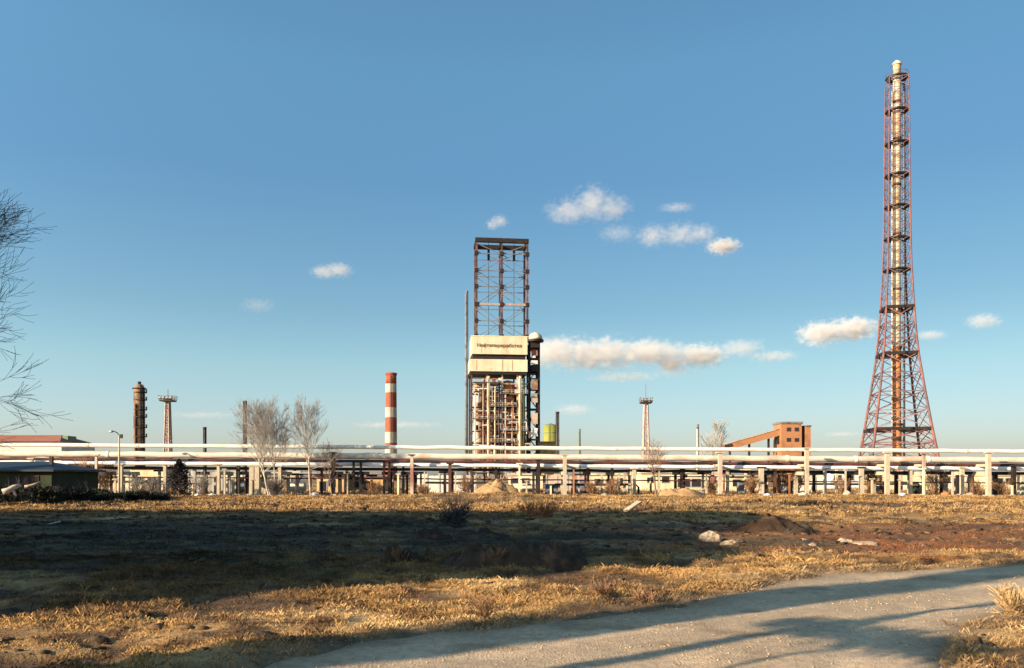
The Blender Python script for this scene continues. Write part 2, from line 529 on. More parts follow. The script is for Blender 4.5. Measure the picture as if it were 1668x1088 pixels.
def clods(n):
    """loose clods of turf and soil lying about the field"""
    y = np.sqrt(rng.uniform(7.5 ** 2, 60 ** 2, n))
    x = rng.uniform(-.72, .72, n) * y
    cl = fbm(x / 2.4, y / 1.5, 131, 3)
    k = (road_d(x, y) < -.1) & (rng.uniform(0, 1, n) < sstep(.42, .66, cl) + .6 * soil_m(x, y) + .12)
    x, y = x[k], y[k]
    n = len(x)
    s = (.010 + .055 * rng.uniform(0, 1, n) ** 7) * (1 + y / 26)
    z = ground_h(x, y)
    ph = (1 + 5 ** .5) / 2
    I = np.array([(-1, ph, 0), (1, ph, 0), (-1, -ph, 0), (1, -ph, 0), (0, -1, ph), (0, 1, ph), (0, -1, -ph), (0, 1, -ph), (ph, 0, -1), (ph, 0, 1), (-ph, 0, -1), (-ph, 0, 1)]) / 1.9
    T = np.array([(0, 11, 5), (0, 5, 1), (0, 1, 7), (0, 7, 10), (0, 10, 11), (1, 5, 9), (5, 11, 4), (11, 10, 2), (10, 7, 6), (7, 1, 8), (3, 9, 4), (3, 4, 2), (3, 2, 6), (3, 6, 8), (3, 8, 9), (4, 9, 5), (2, 4, 11), (6, 2, 10), (8, 6, 7), (9, 8, 1)])
    j = rng.uniform(.45, 1.5, (n, 12, 1))
    st = np.stack([rng.uniform(.8, 1.7, n), rng.uniform(.8, 1.5, n), rng.uniform(.35, .7, n)], -1)[:, None, :]
    V = I[None] * j * st * s[:, None, None] + np.stack([x, y, z + s * .15], -1)[:, None, :]
    Fc = np.arange(n)[:, None, None] * 12 + T[None]
    t = rng.uniform(0, 1, n) ** 2
    c = np.array([.055, .036, .022])[None] * (1 - t[:, None]) + np.array([.17, .10, .052])[None] * t[:, None]
    return np_mesh('loose_clods', V.reshape(-1, 3), Fc.reshape(-1, 3), mat('clod_soil', (.1, .06, .03), .3, 14, .97, attr='tone'), np.repeat(c, 12, 0))
tag(clods(30000), kind='stuff')

# ---- dry grass: blades gathered in matted tufts, one object nobody could count
rng = np.random.default_rng(7)
def tufts(name, specs, m):
    V, Fc, C = [], [], []
    base = 0
    for (x, y, hgt, wid, nb, spread) in specs:
        k = len(x)
        idx = np.repeat(np.arange(k), nb)
        n = len(idx)
        ang = rng.uniform(0, 2 * np.pi, n)
        lean = rng.uniform(.35, 1.5, n)
        H = np.repeat(hgt, nb) * rng.uniform(.5, 1.2, n)
        r = np.repeat(spread, nb) * np.sqrt(rng.uniform(0, 1, n))
        a2 = rng.uniform(0, 2 * np.pi, n)
        bx, by = x[idx] + r * np.cos(a2), y[idx] + r * np.sin(a2)
        bz = ground_h(bx, by) - .015
        dx, dy = np.cos(ang), np.sin(ang)
        w = np.repeat(wid, nb) * rng.uniform(.6, 1.4, n)
        px_, py_ = -np.sin(ang) * w / 2, np.cos(ang) * w / 2
        L = H * np.sin(lean)
        tz = H * np.cos(lean) + .01
        p0 = np.stack([bx - px_, by - py_, bz], -1)
        p1 = np.stack([bx + px_, by + py_, bz], -1)
        p2 = np.stack([bx + dx * L * .5 + px_ * .7, by + dy * L * .5 + py_ * .7, bz + tz * .75], -1)
        p3 = np.stack([bx + dx * L, by + dy * L, bz + tz], -1)
        V.append(np.stack([p0, p1, p2, p3], 1).reshape(-1, 3))
        Fc.append(base + np.arange(n * 4).reshape(-1, 4))
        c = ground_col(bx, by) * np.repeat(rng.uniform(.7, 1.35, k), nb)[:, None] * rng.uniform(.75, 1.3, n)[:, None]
        C.append(np.repeat(c, 4, 0))
        base += n * 4
    return np_mesh(name, np.concatenate(V), np.concatenate(Fc), m, np.concatenate(C))

def scatter(n, d0, d1, hmul, wmul, nb, spread, margin=1.4, fn=None):
    u = rng.uniform(0, 1, n)
    y = np.sqrt(d0 ** 2 + (d1 ** 2 - d0 ** 2) * u)
    x = rng.uniform(-1, 1, n) * .64 * y * margin
    rd = road_d(x, y)
    clump = fbm(x / 1.1, y / 1.1, 41, 3)
    keep = (rd < .22 - rng.uniform(0, .55, n)) & (rng.uniform(0, 1, n) < sstep(.14, .5, clump) * (1 - .85 * soil_m(x, y)) * (1 - .45 * field_shade_m(x, y)) * (1 - .85 * bare_m(x, y)) * (1 - .9 * ditch_m(x, y)))
    if fn is not None:
        keep &= fn(x, y)
    x, y, clump = x[keep], y[keep], clump[keep]
    k = len(x)
    return (x, y, hmul * (.45 + .9 * clump) * rng.uniform(.6, 1.3, k), np.full(k, wmul), nb, np.full(k, spread))

m_grass = mat('dry_grass', (.3, .2, .1), .25, 3.0, .95, attr='tone', spec=.1)
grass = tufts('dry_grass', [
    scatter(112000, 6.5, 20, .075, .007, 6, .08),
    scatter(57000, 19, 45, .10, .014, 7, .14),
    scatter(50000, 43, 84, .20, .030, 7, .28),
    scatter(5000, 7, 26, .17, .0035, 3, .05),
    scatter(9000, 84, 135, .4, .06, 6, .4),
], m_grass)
tag(grass, kind='stuff')

# ------------------------------------------------------------------ vegetation makers
def rot_about(v, ax, a):
    return Matrix.Rotation(a, 3, ax) @ v

def grow(trunk, twigs, p, d, L, r, depth, rnd, split=3, droop=0.0, up=.25, minr=.004, spread=(.35, .8), trunk_depth=2):
    """a branching limb: thick levels go to trunk, thin levels to twigs"""
    n = 4
    pts, rads = [p.copy()], [r]
    dd = d.copy()
    for i in range(n):
        dd = (dd + Vector((rnd.uniform(-.19, .19), rnd.uniform(-.19, .19), rnd.uniform(-.15, .17) + (up - droop) * .18))).normalized()
        p = p + dd * (L / n)
        pts.append(p.copy())
        rads.append(max(minr, r * (1 - .55 * (i + 1) / n)))
    tgt = trunk if depth >= trunk_depth else twigs
    tgt.tube(pts, rads, 7 if depth >= 3 else (5 if depth >= 2 else 3), caps=False)
    if depth == 0:
        return
    for k in range(split + (1 if rnd.random() < .5 else 0)):
        t = rnd.uniform(.35, 1.0) if k else 1.0
        i = min(n - 1, int(t * n))
        q = pts[i].lerp(pts[i + 1], t * n - i) if t < 1 else pts[-1]
        dl = (pts[i + 1] - pts[i]).normalized()
        ax = dl.cross(Vector((rnd.uniform(-1, 1), rnd.uniform(-1, 1), rnd.uniform(-1, 1)))).normalized()
        nd = rot_about(dl, ax, rnd.uniform(*spread) * (.5 if k == 0 else 1))
        grow(trunk, twigs, q, nd, L * rnd.uniform(.58, .82), max(minr, rads[i] * rnd.uniform(.5, .72)), depth - 1, rnd, split, droop, up, minr, spread, trunk_depth)

def bare_tree(name, loc, h, label, cat, seed, stems=1, bark='birch', twig='twig', depth=5, split=3, minr=.008, lean=.08, up=.4, droop=0.0, spread=(.3, .7), group=None, r0=None, clear=.3, bough=None):
    rnd = random.Random(seed)
    t = thing(name, loc, label, cat, group)
    tr, tw = MB(), MB()
    for s in range(stems):
        d = Vector((rnd.uniform(-lean, lean) * (1 + stems * .8), rnd.uniform(-lean, lean), 1)).normalized()
        b = Vector((rnd.uniform(-.25, .25) * (stems - 1), rnd.uniform(-.2, .2) * (stems - 1), -.1))
        R0 = r0 or h * .014
        # trunk clear of branches, then a leader with limbs all the way up
        pts, rads = [b], [R0]
        n = 9
        for i in range(n):
            d = (d + Vector((rnd.uniform(-.06, .06), rnd.uniform(-.06, .06), .08))).normalized()
            pts.append(pts[-1] + d * (h * .80 / n))
            rads.append(max(minr, R0 * (1 - .85 * (i + 1) / n)))
        tr.tube(pts, rads, 8, caps=False)
        nl = int(9 + 3 * depth)
        for k in range(nl):
            f = clear + (1 - clear) * k / (nl - 1)
            i = min(n - 1, int(f * n))
            q = pts[i].lerp(pts[i + 1], min(1, f * n - i))
            a = k * 2.4 + rnd.uniform(-.5, .5)
            el_ = rnd.uniform(.35, .95) + f * .4
            dv = Vector((math.cos(a) * math.cos(el_), math.sin(a) * math.cos(el_), math.sin(el_)))
            LL = h * (.20 + .06 * rnd.random()) * (1.15 - .55 * f)
            grow(tr, tw, q, dv, LL, max(minr * 1.5, rads[i] * .55), depth - 2, rnd, split, droop, up, minr, spread, 2)
    if bough:
        grow(tr, tw, Vector((0, 0, bough[0])), Vector(bough[1]).normalized(), bough[2], .045, 4, rnd, 3, 0, .1, minr, (.25, .6), 2)
    tr.build('trunk', M[bark], t, True)
    tw.build('crown', M[twig], t)
    return t

def leaf_cloud(n, fn, size, rnd):
    """many small leaf faces spread through a volume"""
    mb = MB()
    for _ in range(n):
        p = fn(rnd)
        s = size * rnd.uniform(.6, 1.5)
        u = Vector((rnd.gauss(0, 1), rnd.gauss(0, 1), rnd.gauss(0, 1))).normalized()
        w = u.orthogonal().normalized()
        w = rot_about(w, u, rnd.uniform(0, 6.28))
        z = u.cross(w)
        b = len(mb.v)
        for a, c in ((-1, 0), (0, -.45), (1, 0), (0, .45)):
            mb.v.append(tuple(p + (w * a + z * c) * s))
        mb.f.append((b, b + 1, b + 2, b + 3))
    return mb

def shrub(name, loc, w, h, label, cat, seed, twig='brown_twig', leaf=None, nleaf=0, lsize=.06, stems=16, group=None, minr=.006):
    rnd = random.Random(seed)
    t = thing(name, loc, label, cat, group)
    tr = MB()
    for s in range(stems):
        a = rnd.uniform(0, 6.28)
        o = rnd.uniform(.25, 1.0)
        d = Vector((math.cos(a) * o * w / h * .55, math.sin(a) * o * w / h * .55, 1)).normalized()
        grow(tr, tr, Vector((math.cos(a) * .08 * w, math.sin(a) * .08 * w, -.05)), d, h * rnd.uniform(.45, .75), minr * 2, 2, rnd, 3, 0, .1, minr, (.3, .7))
    tr.build('stems', M[twig], t)
    if nleaf:
        lob = [(Vector((rnd.uniform(-.3, .3) * w, rnd.uniform(-.3, .3) * w, rnd.uniform(.3, .8) * h)), rnd.uniform(.16, .3)) for _ in range(9)]
        def fn(r):
            c, q = r.choice(lob)
            v = Vector((r.gauss(0, 1), r.gauss(0, 1), r.gauss(0, 1)))
            v = v.normalized() * (r.random() ** .5)
            return c + Vector((v.x * q * w, v.y * q * w, v.z * q * h))
        leaf_cloud(nleaf, fn, lsize, rnd).build('foliage', M[leaf], t)
    return t

def rock_mb(size, seed, rough=.25, sub=2, flat=.6):
    import bmesh
    bm = bmesh.new()
    bmesh.ops.create_icosphere(bm, subdivisions=sub, radius=.5)
    rnd = random.Random(seed)
    off = Vector((rnd.uniform(0, 50), rnd.uniform(0, 50), rnd.uniform(0, 50)))
    from mathutils import noise as mn
    for v in bm.verts:
        k = 1 + rough * 2 * (mn.noise(v.co * 2.2 + off)) + rough * mn.noise(v.co * 6 + off)
        v.co = Vector((v.co.x * size[0], v.co.y * size[1], v.co.z * size[2])) * k
    mb = MB()
    bm.verts.index_update()
    mb.v = [tuple(v.co) for v in bm.verts]
    mb.f = [tuple(v.index for v in f.verts) for f in bm.faces]
    bm.free()
    return mb

def rock(name, loc, size, m, label, cat, seed, group=None, rough=.25, sub=2, smooth=False):
    o = rock_mb(size, seed, rough, sub).build(name, M[m], None, smooth)
    o.location = loc
    return tag(o, label, cat, group)

# ------------------------------------------------------------------ pipe rack along the far side of the field
YR = 85.0
def pipe_z(pym, x):                     # the run falls slightly to the right
    return Z(pym, YR) - .0064 * x

def pipeline(name, pym, r, m, label, y, x0=-112, x1=112, joints=None, jm=None, wav=.03, seed=0):
    rnd = random.Random(seed)
    xs = list(np.arange(x0, x1 + .1, 2.5))
    pts = [Vector((x, y + rnd.uniform(-wav, wav), pipe_z(pym, x) + rnd.uniform(-wav, wav) * .6 - .07 * math.sin(x / 5.2 * math.pi + seed) ** 2 + .05)) for x in xs]
    t = thing(name, pts[0], label, 'pipeline')
    off = pts[0]
    MB().tube([p - off for p in pts], r, 14).build('pipe_body', M[m], t, True)
    if joints:
        for k in range(joints):
            i = rnd.randrange(1, len(pts) - 1)
            q = pts[i].lerp(pts[i + 1], rnd.random()) - off
            MB().tube([q - Vector((.14, 0, 0)), q + Vector((.14, 0, 0))], r * 1.13, 14).build('flange', M[jm or m], t)
    return t

pipeline('insulated_pipe', 730, .215, 'white_lag', 'thin white insulated pipeline, topmost of the rack, running across the whole picture', YR, joints=16, jm='pink_lag', seed=1)
pipeline('insulated_pipe', 744.6, .33, 'pink_lag', 'thick cream white pipeline, second from the top of the rack', YR - .1, joints=14, jm='white_lag', seed=2)
pipeline('rusty_pipe', 752.8, .17, 'rust_pipe', 'dark red rusty pipeline directly beneath the thick cream pipeline', YR - .3, joints=10, jm='dark_steel', seed=3)
pipeline('galvanised_pipe', 758.8, .20, 'galv', 'pale grey metal clad pipeline between the rusty pipe and the black pipe', YR - .55, seed=4)
pipeline('bitumen_pipe', 766, .16, 'black_pipe', 'black coated pipeline on the lower tier of the rack', YR + .2, joints=8, seed=5)
pipeline('service_pipe', 781.5, .07, 'rust_pipe', 'thin brown service pipe lowest on the rack above the weeds', YR + 1.2, seed=6)

def support(px, top, m, w, y, label, cap=None, twin=0.0, brace=False):
    x = X(px, y)
    g = hz(x, y)
    t = thing('pipe_support', (x, y, g), label, 'pipe support', 'supports along the pipe rack')
    h = Z(top, y) - g
    for s in ((-1, 1) if twin else (0,)):
        xo = s * twin / 2
        MB().span(xo - w / 2, xo + w / 2, -w / 2, w / 2, -.3, h).build('column', M[m], t)
    MB().span(-w / 2 - twin / 2 - .18, w / 2 + twin / 2 + .18, -w * .7 - .1, w * .7 + .1, -.3, .16).build('footing', M['grey_conc'], t)
    bm_ = M[cap or m]
    zc = min(h, Z(768, y) - g)
    cw = max(w, .30) + twin
    MB().span(-cw / 2 - .12, cw / 2 + .12, w / 2 + .003, 3.6, zc - .36, zc).build('crossbeam', bm_, t)
    MB().span(-cw / 2 - .2, cw / 2 + .2, -.32, w / 2, h, h + .12).build('pipe_saddle', bm_, t)
    if h > 2.6:
        z2 = Z(752, y) - g
        if z2 < h - .2:
            MB().span(-cw / 2 - .08, cw / 2 + .08, w / 2 + .003, 3.2, z2 - .5, z2 - .25).build('crossbeam', bm_, t)
    MB().span(-w / 2, w / 2, 3.0, 3.0 + w, -.3, zc - .36).build('column', M[cap or m], t)
    if brace:
        MB().bar((-twin / 2, 0, h * .25), (twin / 2, 0, h * .8), .10).build('brace', bm_, t)
        MB().span(-twin / 2, twin / 2, -.06, .06, h * .5, h * .5 + .14).build('rail', bm_, t)
    return t

SUP = [
    (52, 748, 'pinkish', .3, 84, 'pinkish pipe support rising behind the blue roofed shed', None, 0, 0),
    (120, 757, 'concrete', .50, 84.2, 'stout pale concrete pipe support just right of the blue roofed shed', 'dark_steel', 0, 0),
    (139, 756, 'pinkish', .22, 86, 'thin pinkish pipe support right beside the stout one near the shed', None, 0, 0),
    (157, 742, 'pinkish', .26, 83.2, 'tall thin pinkish pipe support between the shed and the lamp post', None, 0, 0),
    (197, 757, 'concrete', .45, 83.8, 'concrete pipe support standing close behind the lamp post', None, 0, 0),
    (269, 757, 'concrete', .35, 84.6, 'pale pipe support at the left edge of the dark conical shrub', None, 0, 0),
    (317, 762, 'grey_conc', .35, 85.5, 'grey pipe support at the right edge of the dark conical shrub', 'dark_steel', 0, 0),
    (356, 757, 'concrete', .32, 83.6, 'slim bright pipe support right of the grey plank fence', None, 0, 0),
    (388, 757, 'dark_steel', .40, 84.6, 'dark steel pipe support below the tall black stack', None, 0, 0),
    (415, 760, 'concrete', .55, 83.9, 'very wide twin leg concrete pipe support left of the two birches', None, .55, 0),
    (456, 760, 'concrete', .36, 84.4, 'pale pipe support between the two birches', None, 0, 0),
    (543, 738, 'dark_steel', .42, 83.4, 'tall dark pipe support right of the leaning birch', None, 0, 0),
    (582, 752, 'dark_steel', .26, 84.0, 'dark steel twin leg frame left of the striped chimney', None, .75, 1),
    (630, 752, 'dark_steel', .26, 84.2, 'dark steel twin leg frame directly below the striped chimney', None, .55, 1),
    (657, 754, 'dark_steel', .24, 85.0, 'thin dark pipe support right beside the striped chimney frame', None, 0, 0),
    (671, 742, 'pinkish', .36, 83.0, 'tall pinkish pipe support just right of the striped chimney', 'dark_steel', 0, 0),
    (733, 756, 'rust_steel', .36, 83.8, 'rusty brown pipe support left of the golden spoil heap', 'dark_steel', 0, 0),
    (768, 756, 'pinkish', .26, 85.2, 'thin pinkish pipe support below the thin grey chimney', None, 0, 0),
    (808, 756, 'dark_steel', .34, 85.0, 'dark pipe support directly below the coking tower', None, 0, 0),
    (846, 756, 'cream_pipe', .2, 84.0, 'thin cream pipe support below the right side of the coking tower', None, 0, 0),
    (877, 750, 'dark_steel', .44, 83.6, 'stout dark pipe support below the stair shaft of the coking tower', None, 0, 0),
    (920, 742, 'concrete', .42, 83.0, 'tall pale concrete pipe support beside the black stack right of the coking tower', None, 0, 0),
    (958, 756, 'rust_steel', .28, 84.8, 'rusty pipe support right of the thin green stack', None, 0, 0),
    (997, 754, 'dark_steel', .30, 85.0, 'dark pipe support left of the right floodlight mast', None, 0, 0),
    (1033, 764, 'concrete', .42, 84.2, 'short pale pipe support under the right floodlight mast', None, 0, 0),
    (1110, 756, 'dark_steel', .32, 85.2, 'dark pipe support in front of the beige building windows', None, 0, 0),
    (1173, 738, 'pinkish', .44, 82.8, 'tall pinkish pipe support below the foot of the conveyor gallery', None, 0, 0),
    (1185, 760, 'concrete', .36, 84.8, 'short concrete pipe support right beside a tall pinkish one', 'dark_steel', 0, 0),
    (1240, 762, 'concrete', .50, 84.0, 'stout concrete pipe support with dark head below the conveyor gallery', 'dark_steel', 0, 0),
    (1262, 754, 'rust_steel', .34, 84.6, 'rusty pipe support below the left corner of the orange brick building', None, 0, 0),
    (1314, 731, 'concrete', .42, 82.6, 'tallest pale concrete pipe support below the orange brick building', None, 0, 0),
    (1344, 764, 'concrete', .32, 84.6, 'slim short pipe support right of the orange brick building', 'dark_steel', 0, 0),
    (1403, 762, 'concrete', .46, 84.0, 'pale pipe support below the left leg of the lattice flare tower', 'dark_steel', 0, 0),
    (1445, 738, 'concrete', .46, 82.8, 'tall pale pipe support below the middle of the lattice flare tower', None, 0, 0),
    (1483, 764, 'concrete', .36, 84.6, 'short pale pipe support below the right half of the flare tower', 'dark_steel', 0, 0),
    (1505, 740, 'pinkish', .30, 83.0, 'thin tall pinkish pipe support below the right leg of the flare tower', None, 0, 0),
    (1560, 764, 'dark_steel', .36, 85.0, 'dark pipe support first to the right of the flare tower', None, 0, 0),
    (1567, 762, 'concrete', .40, 83.8, 'pale pipe support beside the dark one right of the flare tower', None, 0, 0),
    (1610, 738, 'concrete', .46, 82.8, 'tall pale pipe support nearest the right edge of the picture', None, 0, 0),
    (1651, 760, 'dark_steel', .42, 84.0, 'stout dark pipe support at the right edge of the picture', None, 0, 0),
]
for a in SUP:
    support(a[0], a[1], a[2], a[3] * .86, a[4], a[5], a[6], a[7], bool(a[8]))

rnd = random.Random(21)
proto = None
for i in range(46):
    x = -60 + i * 2.62 + rnd.uniform(-.7, .7)
    y = rnd.choice([88.2, 88.6, 91.5, 92.2])
    m = rnd.choice(['concrete', 'pinkish', 'pinkish', 'concrete', 'beige_wall', 'rust_steel'])
    w = rnd.uniform(.16, .34)
    t = thing('rear_post', (x, y, hz(x, y)), 'thin post in the rear row standing behind the pipe rack', 'post', 'posts in the rear row behind the pipe rack')
    hh = rnd.uniform(1.9, 2.9)
    MB().span(-w / 2, w / 2, -w / 2, w / 2, -.3, hh).build('column', M[m], t)
    MB().span(-w / 2 - .5, w / 2 + .5, -w * .4, w * .4, hh + .003, hh + .2).build('cap_beam', M[rnd.choice([m, 'dark_steel', m])], t)
for i in range(36):
    x = -53 + i * 3.0 + rnd.uniform(-1.1, 1.1)
    y = rnd.uniform(82.4, 83.6)
    w = rnd.uniform(.10, .19)
    hh = rnd.choice([1.2, 1.6, 2.2, 2.5, 2.7])
    t = thing('front_post', (x, y, hz(x, y)), 'thin short sunlit post in front of the pipe rack', 'post', 'thin posts in front of the pipe rack')
    m = rnd.choice(['concrete', 'concrete', 'cream_pipe', 'rust_steel', 'orange', 'pinkish'])
    MB().span(-w / 2, w / 2, -w / 2, w / 2, -.3, hh).build('column', M[m], t)
    MB().span(-w * 1.3, w * 1.3, -w, w, hh + .003, hh + .10).build('cap', M[rnd.choice(['dark_steel', m])], t)
for i, (px0, px1, py, y, m, lab) in enumerate([
    (690, 800, 786, 89.5, 'pinkish', 'short pinkish pipe low behind the rack left of the coking tower'), (900, 1040, 789, 90, 'rust_pipe', 'short rusty pipe low behind the rack right of the coking tower'),
    (1060, 1250, 775, 90.5, 'cream_pipe', 'cream pipe at mid height behind the rack in front of the beige building'), (1300, 1500, 788, 90, 'pinkish', 'pinkish pipe low behind the rack below the flare tower'),
    (100, 300, 784, 90, 'cream_pipe', 'cream pipe low behind the rack near the lamp post'), (400, 640, 771, 90.5, 'pinkish', 'pinkish pipe behind the rack between the birches and the striped chimney'),
    (1480, 1680, 774, 90.5, 'cream_pipe', 'cream pipe at mid height behind the rack at the right edge')]):
    a, b = at(px0, py, y), at(px1, py, y)
    t = thing('yard_pipe', (a.x, y, 0), lab, 'pipe')
    L = b.x - a.x
    MB().tube([(0, 0, 0), (0, 0, a.z - .3), (.3, 0, a.z), (L * .5, 0, a.z - .05), (L - .3, 0, a.z), (L, 0, a.z - .3), (L, 0, -.1)], .13, 10).build('pipe_body', M[m], t, True)
    for f in (.3, .7):
        MB().tube([(L * f - .12, 0, a.z - .03), (L * f + .12, 0, a.z - .03)], .19, 10).build('flange', M['rust_steel'], t)

# ------------------------------------------------------------------ low buildings and yard behind the rack
def wall_building(name, px0, px1, top, y, depth, m, roof, label, cat, wins=(), flat=.25, base=None):
    x0, x1 = X(px0, y), X(px1, y)
    xc = (x0 + x1) / 2
    g = hz(xc, y) - .3
    h = Z(top, y) - g
    w = abs(x1 - x0)
    t = thing(name, (xc, y, g), label, cat)
    MB().span(-w / 2, w / 2, 0, depth, 0, h - flat).build('wall', M[m], t)
    MB().span(-w / 2 - .25, w / 2 + .25, -.3, depth + .3, h - flat, h).build('roof', M[roof], t)
    for (wx, wt, wb, ww) in wins:
        f = MB().span(X(wx, y) - xc - ww / 2 - .08, X(wx, y) - xc + ww / 2 + .08, -.06, -.003, Z(wb, y) - g - .08, Z(wt, y) - g + .08).build('window', M['grey_conc'], t)
        MB().span(X(wx, y) - xc - ww / 2, X(wx, y) - xc + ww / 2, -.075, -.062, Z(wb, y) - g, Z(wt, y) - g).build('pane', M['window'], f)
    return t

wall_building('low_building', 1044, 1178, 768, 112, 7, 'beige_wall', 'cream', 'long low beige building with dark windows behind the rack', 'building',
              [(1060, 778, 786, 1.0), (1084, 777, 786, 1.0), (1114, 780, 793, 1.7), (1134, 780, 793, 1.3), (1160, 777, 786, 1.0)])
wall_building('brick_shed', 516, 560, 773, 104, 5, 'ochre_wall', 'dark_steel', 'small ochre shed behind the rack left of the striped chimney', 'shed', [(526, 784, 800, .9), (540, 782, 792, .8)])
wall_building('brick_shed', 566, 624, 776, 108, 5, 'ochre_wall', 'rust_steel', 'wider ochre shed behind the rack reaching to the striped chimney', 'shed', [(580, 784, 794, .8), (598, 784, 800, .8)])
wall_building('low_building', 212, 268, 761, 116, 6, 'beige_wall', 'orange', 'low building with brown fascia left of the dark conical shrub', 'building', [(226, 778, 788, 1.3), (248, 778, 788, 1.3)])
wall_building('low_building', 960, 1030, 771, 118, 6, 'cream', 'beige_wall', 'small cream building left of the right floodlight mast', 'building', [(975, 780, 790, 1.2), (993, 780, 790, 1.0), (1012, 779, 790, 1.2)])
wall_building('low_building', 1188, 1252, 774, 110, 6, 'beige_wall', 'tan_soil', 'low tan building behind the rack under the conveyor gallery', 'building', [(1200, 781, 792, 1.1), (1222, 781, 792, 1.1)])
wall_building('low_building', 1526, 1600, 770, 125, 6, 'white_wall', 'grey_conc', 'low whitewashed building right of the flare tower', 'building', [(1540, 777, 786, 1.4), (1560, 777, 786, 1.4), (1582, 777, 786, 1.4)])
wall_building('low_building', 1614, 1700, 772, 120, 6, 'beige_wall', 'rust_steel', 'low beige building cut by the right edge of the picture', 'building', [(1626, 779, 788, 1.3), (1645, 779, 788, 1.3)])
wall_building('low_building', 828, 884, 771, 122, 6, 'cream', 'pinkish', 'pale building with pinkish roof below the coking tower', 'building', [(838, 779, 787, 1.1), (856, 779, 787, 1.1)])
wall_building('low_building', 1352, 1400, 768, 130, 6, 'galv', 'grey_conc', 'pale grey hut between the brick building and the flare tower', 'building', [(1364, 774, 782, 1.2), (1384, 774, 782, 1.2)])

def panel_fence(px0, px1, top, y, n, m, label, posts='grey_conc'):
    x0, x1 = X(px0, y), X(px1, y)
    xc = (x0 + x1) / 2
    g = hz(xc, y) - .2
    t = thing('panel_fence', (xc, y, g), label, 'fence')
    h = Z(top, y) - g
    w = (x1 - x0) / n
    rnd = random.Random(px0)
    for k in range(n):
        a = x0 - xc + k * w
        MB().span(a + .09, a + w - .09, -.05, .05, 0, h - rnd.uniform(0, .25)).build('panel', M[m], t)
        MB().span(a - .09, a + .09, -.11, .11, 0, h + .08).build('post', M[posts], t)
    MB().span(x1 - xc - .09, x1 - xc + .09, -.11, .11, 0, h + .08).build('post', M[posts], t)
    return t
panel_fence(676, 775, 772, 100, 5, 'white_wall', 'whitewashed concrete panel fence between the striped chimney and the coking tower')
panel_fence(308, 352, 766, 98, 2, 'grey_conc', 'grey concrete panel fence right of the dark conical shrub')
panel_fence(100, 210, 771, 108, 5, 'beige_wall', 'beige panel fence behind the lamp post')
panel_fence(362, 412, 770, 102, 3, 'white_wall', 'short white panel fence below the tall black stack')
panel_fence(890, 958, 773, 108, 4, 'pinkish', 'pinkish panel fence right of the coking tower')
panel_fence(1262, 1345, 773, 112, 5, 'white_wall', 'white panel fence below the orange brick building')
panel_fence(1405, 1520, 772, 116, 6, 'beige_wall', 'beige panel fence below the lattice flare tower')

def lying_tank(px, py, y, L, r, m, label):
    x = X(px, y)
    t = thing('storage_tank', (x, y, hz(x, y)), label, 'tank')
    zc = Z(py, y) - hz(x, y)
    pts, rad = [], []
    for k in range(7):
        a = k / 6 * math.pi / 2
        pts.append((-L / 2 - r * .35 * math.cos(a), 0, zc)); rad.append(max(.02, r * math.sin(a)))
    for k in range(7):
        a = (1 - k / 6) * math.pi / 2
        pts.append((L / 2 + r * .35 * math.cos(a), 0, zc)); rad.append(max(.02, r * math.sin(a)))
    MB().tube(pts, rad, 18).build('shell', M[m], t, True)
    for s in (-1, 1):
        MB().span(s * L * .3 - .12, s * L * .3 + .12, -r * .8, r * .8, -.2, zc - r * .55).build('saddle', M['grey_conc'], t)
    MB().tube([(0, 0, zc + r * .95), (0, 0, zc + r * 1.25)], .2, 10).build('hatch', M['dark_steel'], t)
    return t
lying_tank(480, 774, 94, 1.5, .52, 'white_paint', 'small white horizontal tank on tall saddles between the two birches')
lying_tank(484, 793, 92, 1.7, .55, 'white_wall', 'white horizontal tank lying low under another tank between the birches')
lying_tank(862, 795, 92, 1.4, .40, 'white_paint', 'small white tank low behind the spoil heap below the coking tower')
lying_tank(1290, 782, 96, 1.8, .6, 'silver', 'rusty silver tank below the orange brick building')
lying_tank(376, 782, 93, 1.0, .5, 'cream', 'short cream tank below the tall black stack')

def crate_box(name, px, base, y, w, h, d, m, label, cat, rz=0.0):
    x = X(px, y)
    t = thing(name, (x, y, hz(x, y)), label, cat, None, rz)
    MB().span(-w / 2, w / 2, -d / 2, d / 2, -.1, h).build('body', M[m], t)
    MB().span(-w / 2 - .05, w / 2 + .05, -d / 2 - .05, d / 2 + .05, h, h + .07).build('lid', M['dark_steel'], t)
    MB().span(-w * .3, w * .3, -d / 2 - .03, -d / 2 - .003, h * .25, h * .8).build('door', M['grey_steel'], t)
    return t
crate_box('equipment_cabinet', 900, 803, 93, 1.7, 1.0, 1.2, 'blue_box', 'low blue grey equipment cabinet right of the coking tower base', 'cabinet')
crate_box('equipment_cabinet', 941, 803, 94, 1.5, 1.5, 1.2, 'blue_box', 'taller blue grey cabinet beside the tall pale support right of the black stack', 'cabinet')
crate_box('equipment_cabinet', 398, 803, 92, .9, 1.9, .8, 'green_wall', 'narrow dark green cabinet left of the wide twin leg support', 'cabinet')
crate_box('equipment_cabinet', 1495, 803, 92, 1.1, 1.0, .9, 'green_wall', 'dark green cabinet below the right leg of the flare tower', 'cabinet')
crate_box('equipment_cabinet', 1428, 803, 93, 1.6, .9, .9, 'rust_steel', 'low rusty red cabinet below the middle of the flare tower', 'cabinet')
crate_box('equipment_cabinet', 1282, 803, 92, 1.0, 1.3, .9, 'pinkish', 'pinkish cabinet below the orange brick building', 'cabinet')
crate_box('equipment_cabinet', 1208, 803, 93, .9, 1.2, .9, 'grey_steel', 'grey cabinet between two concrete supports under the conveyor gallery', 'cabinet')

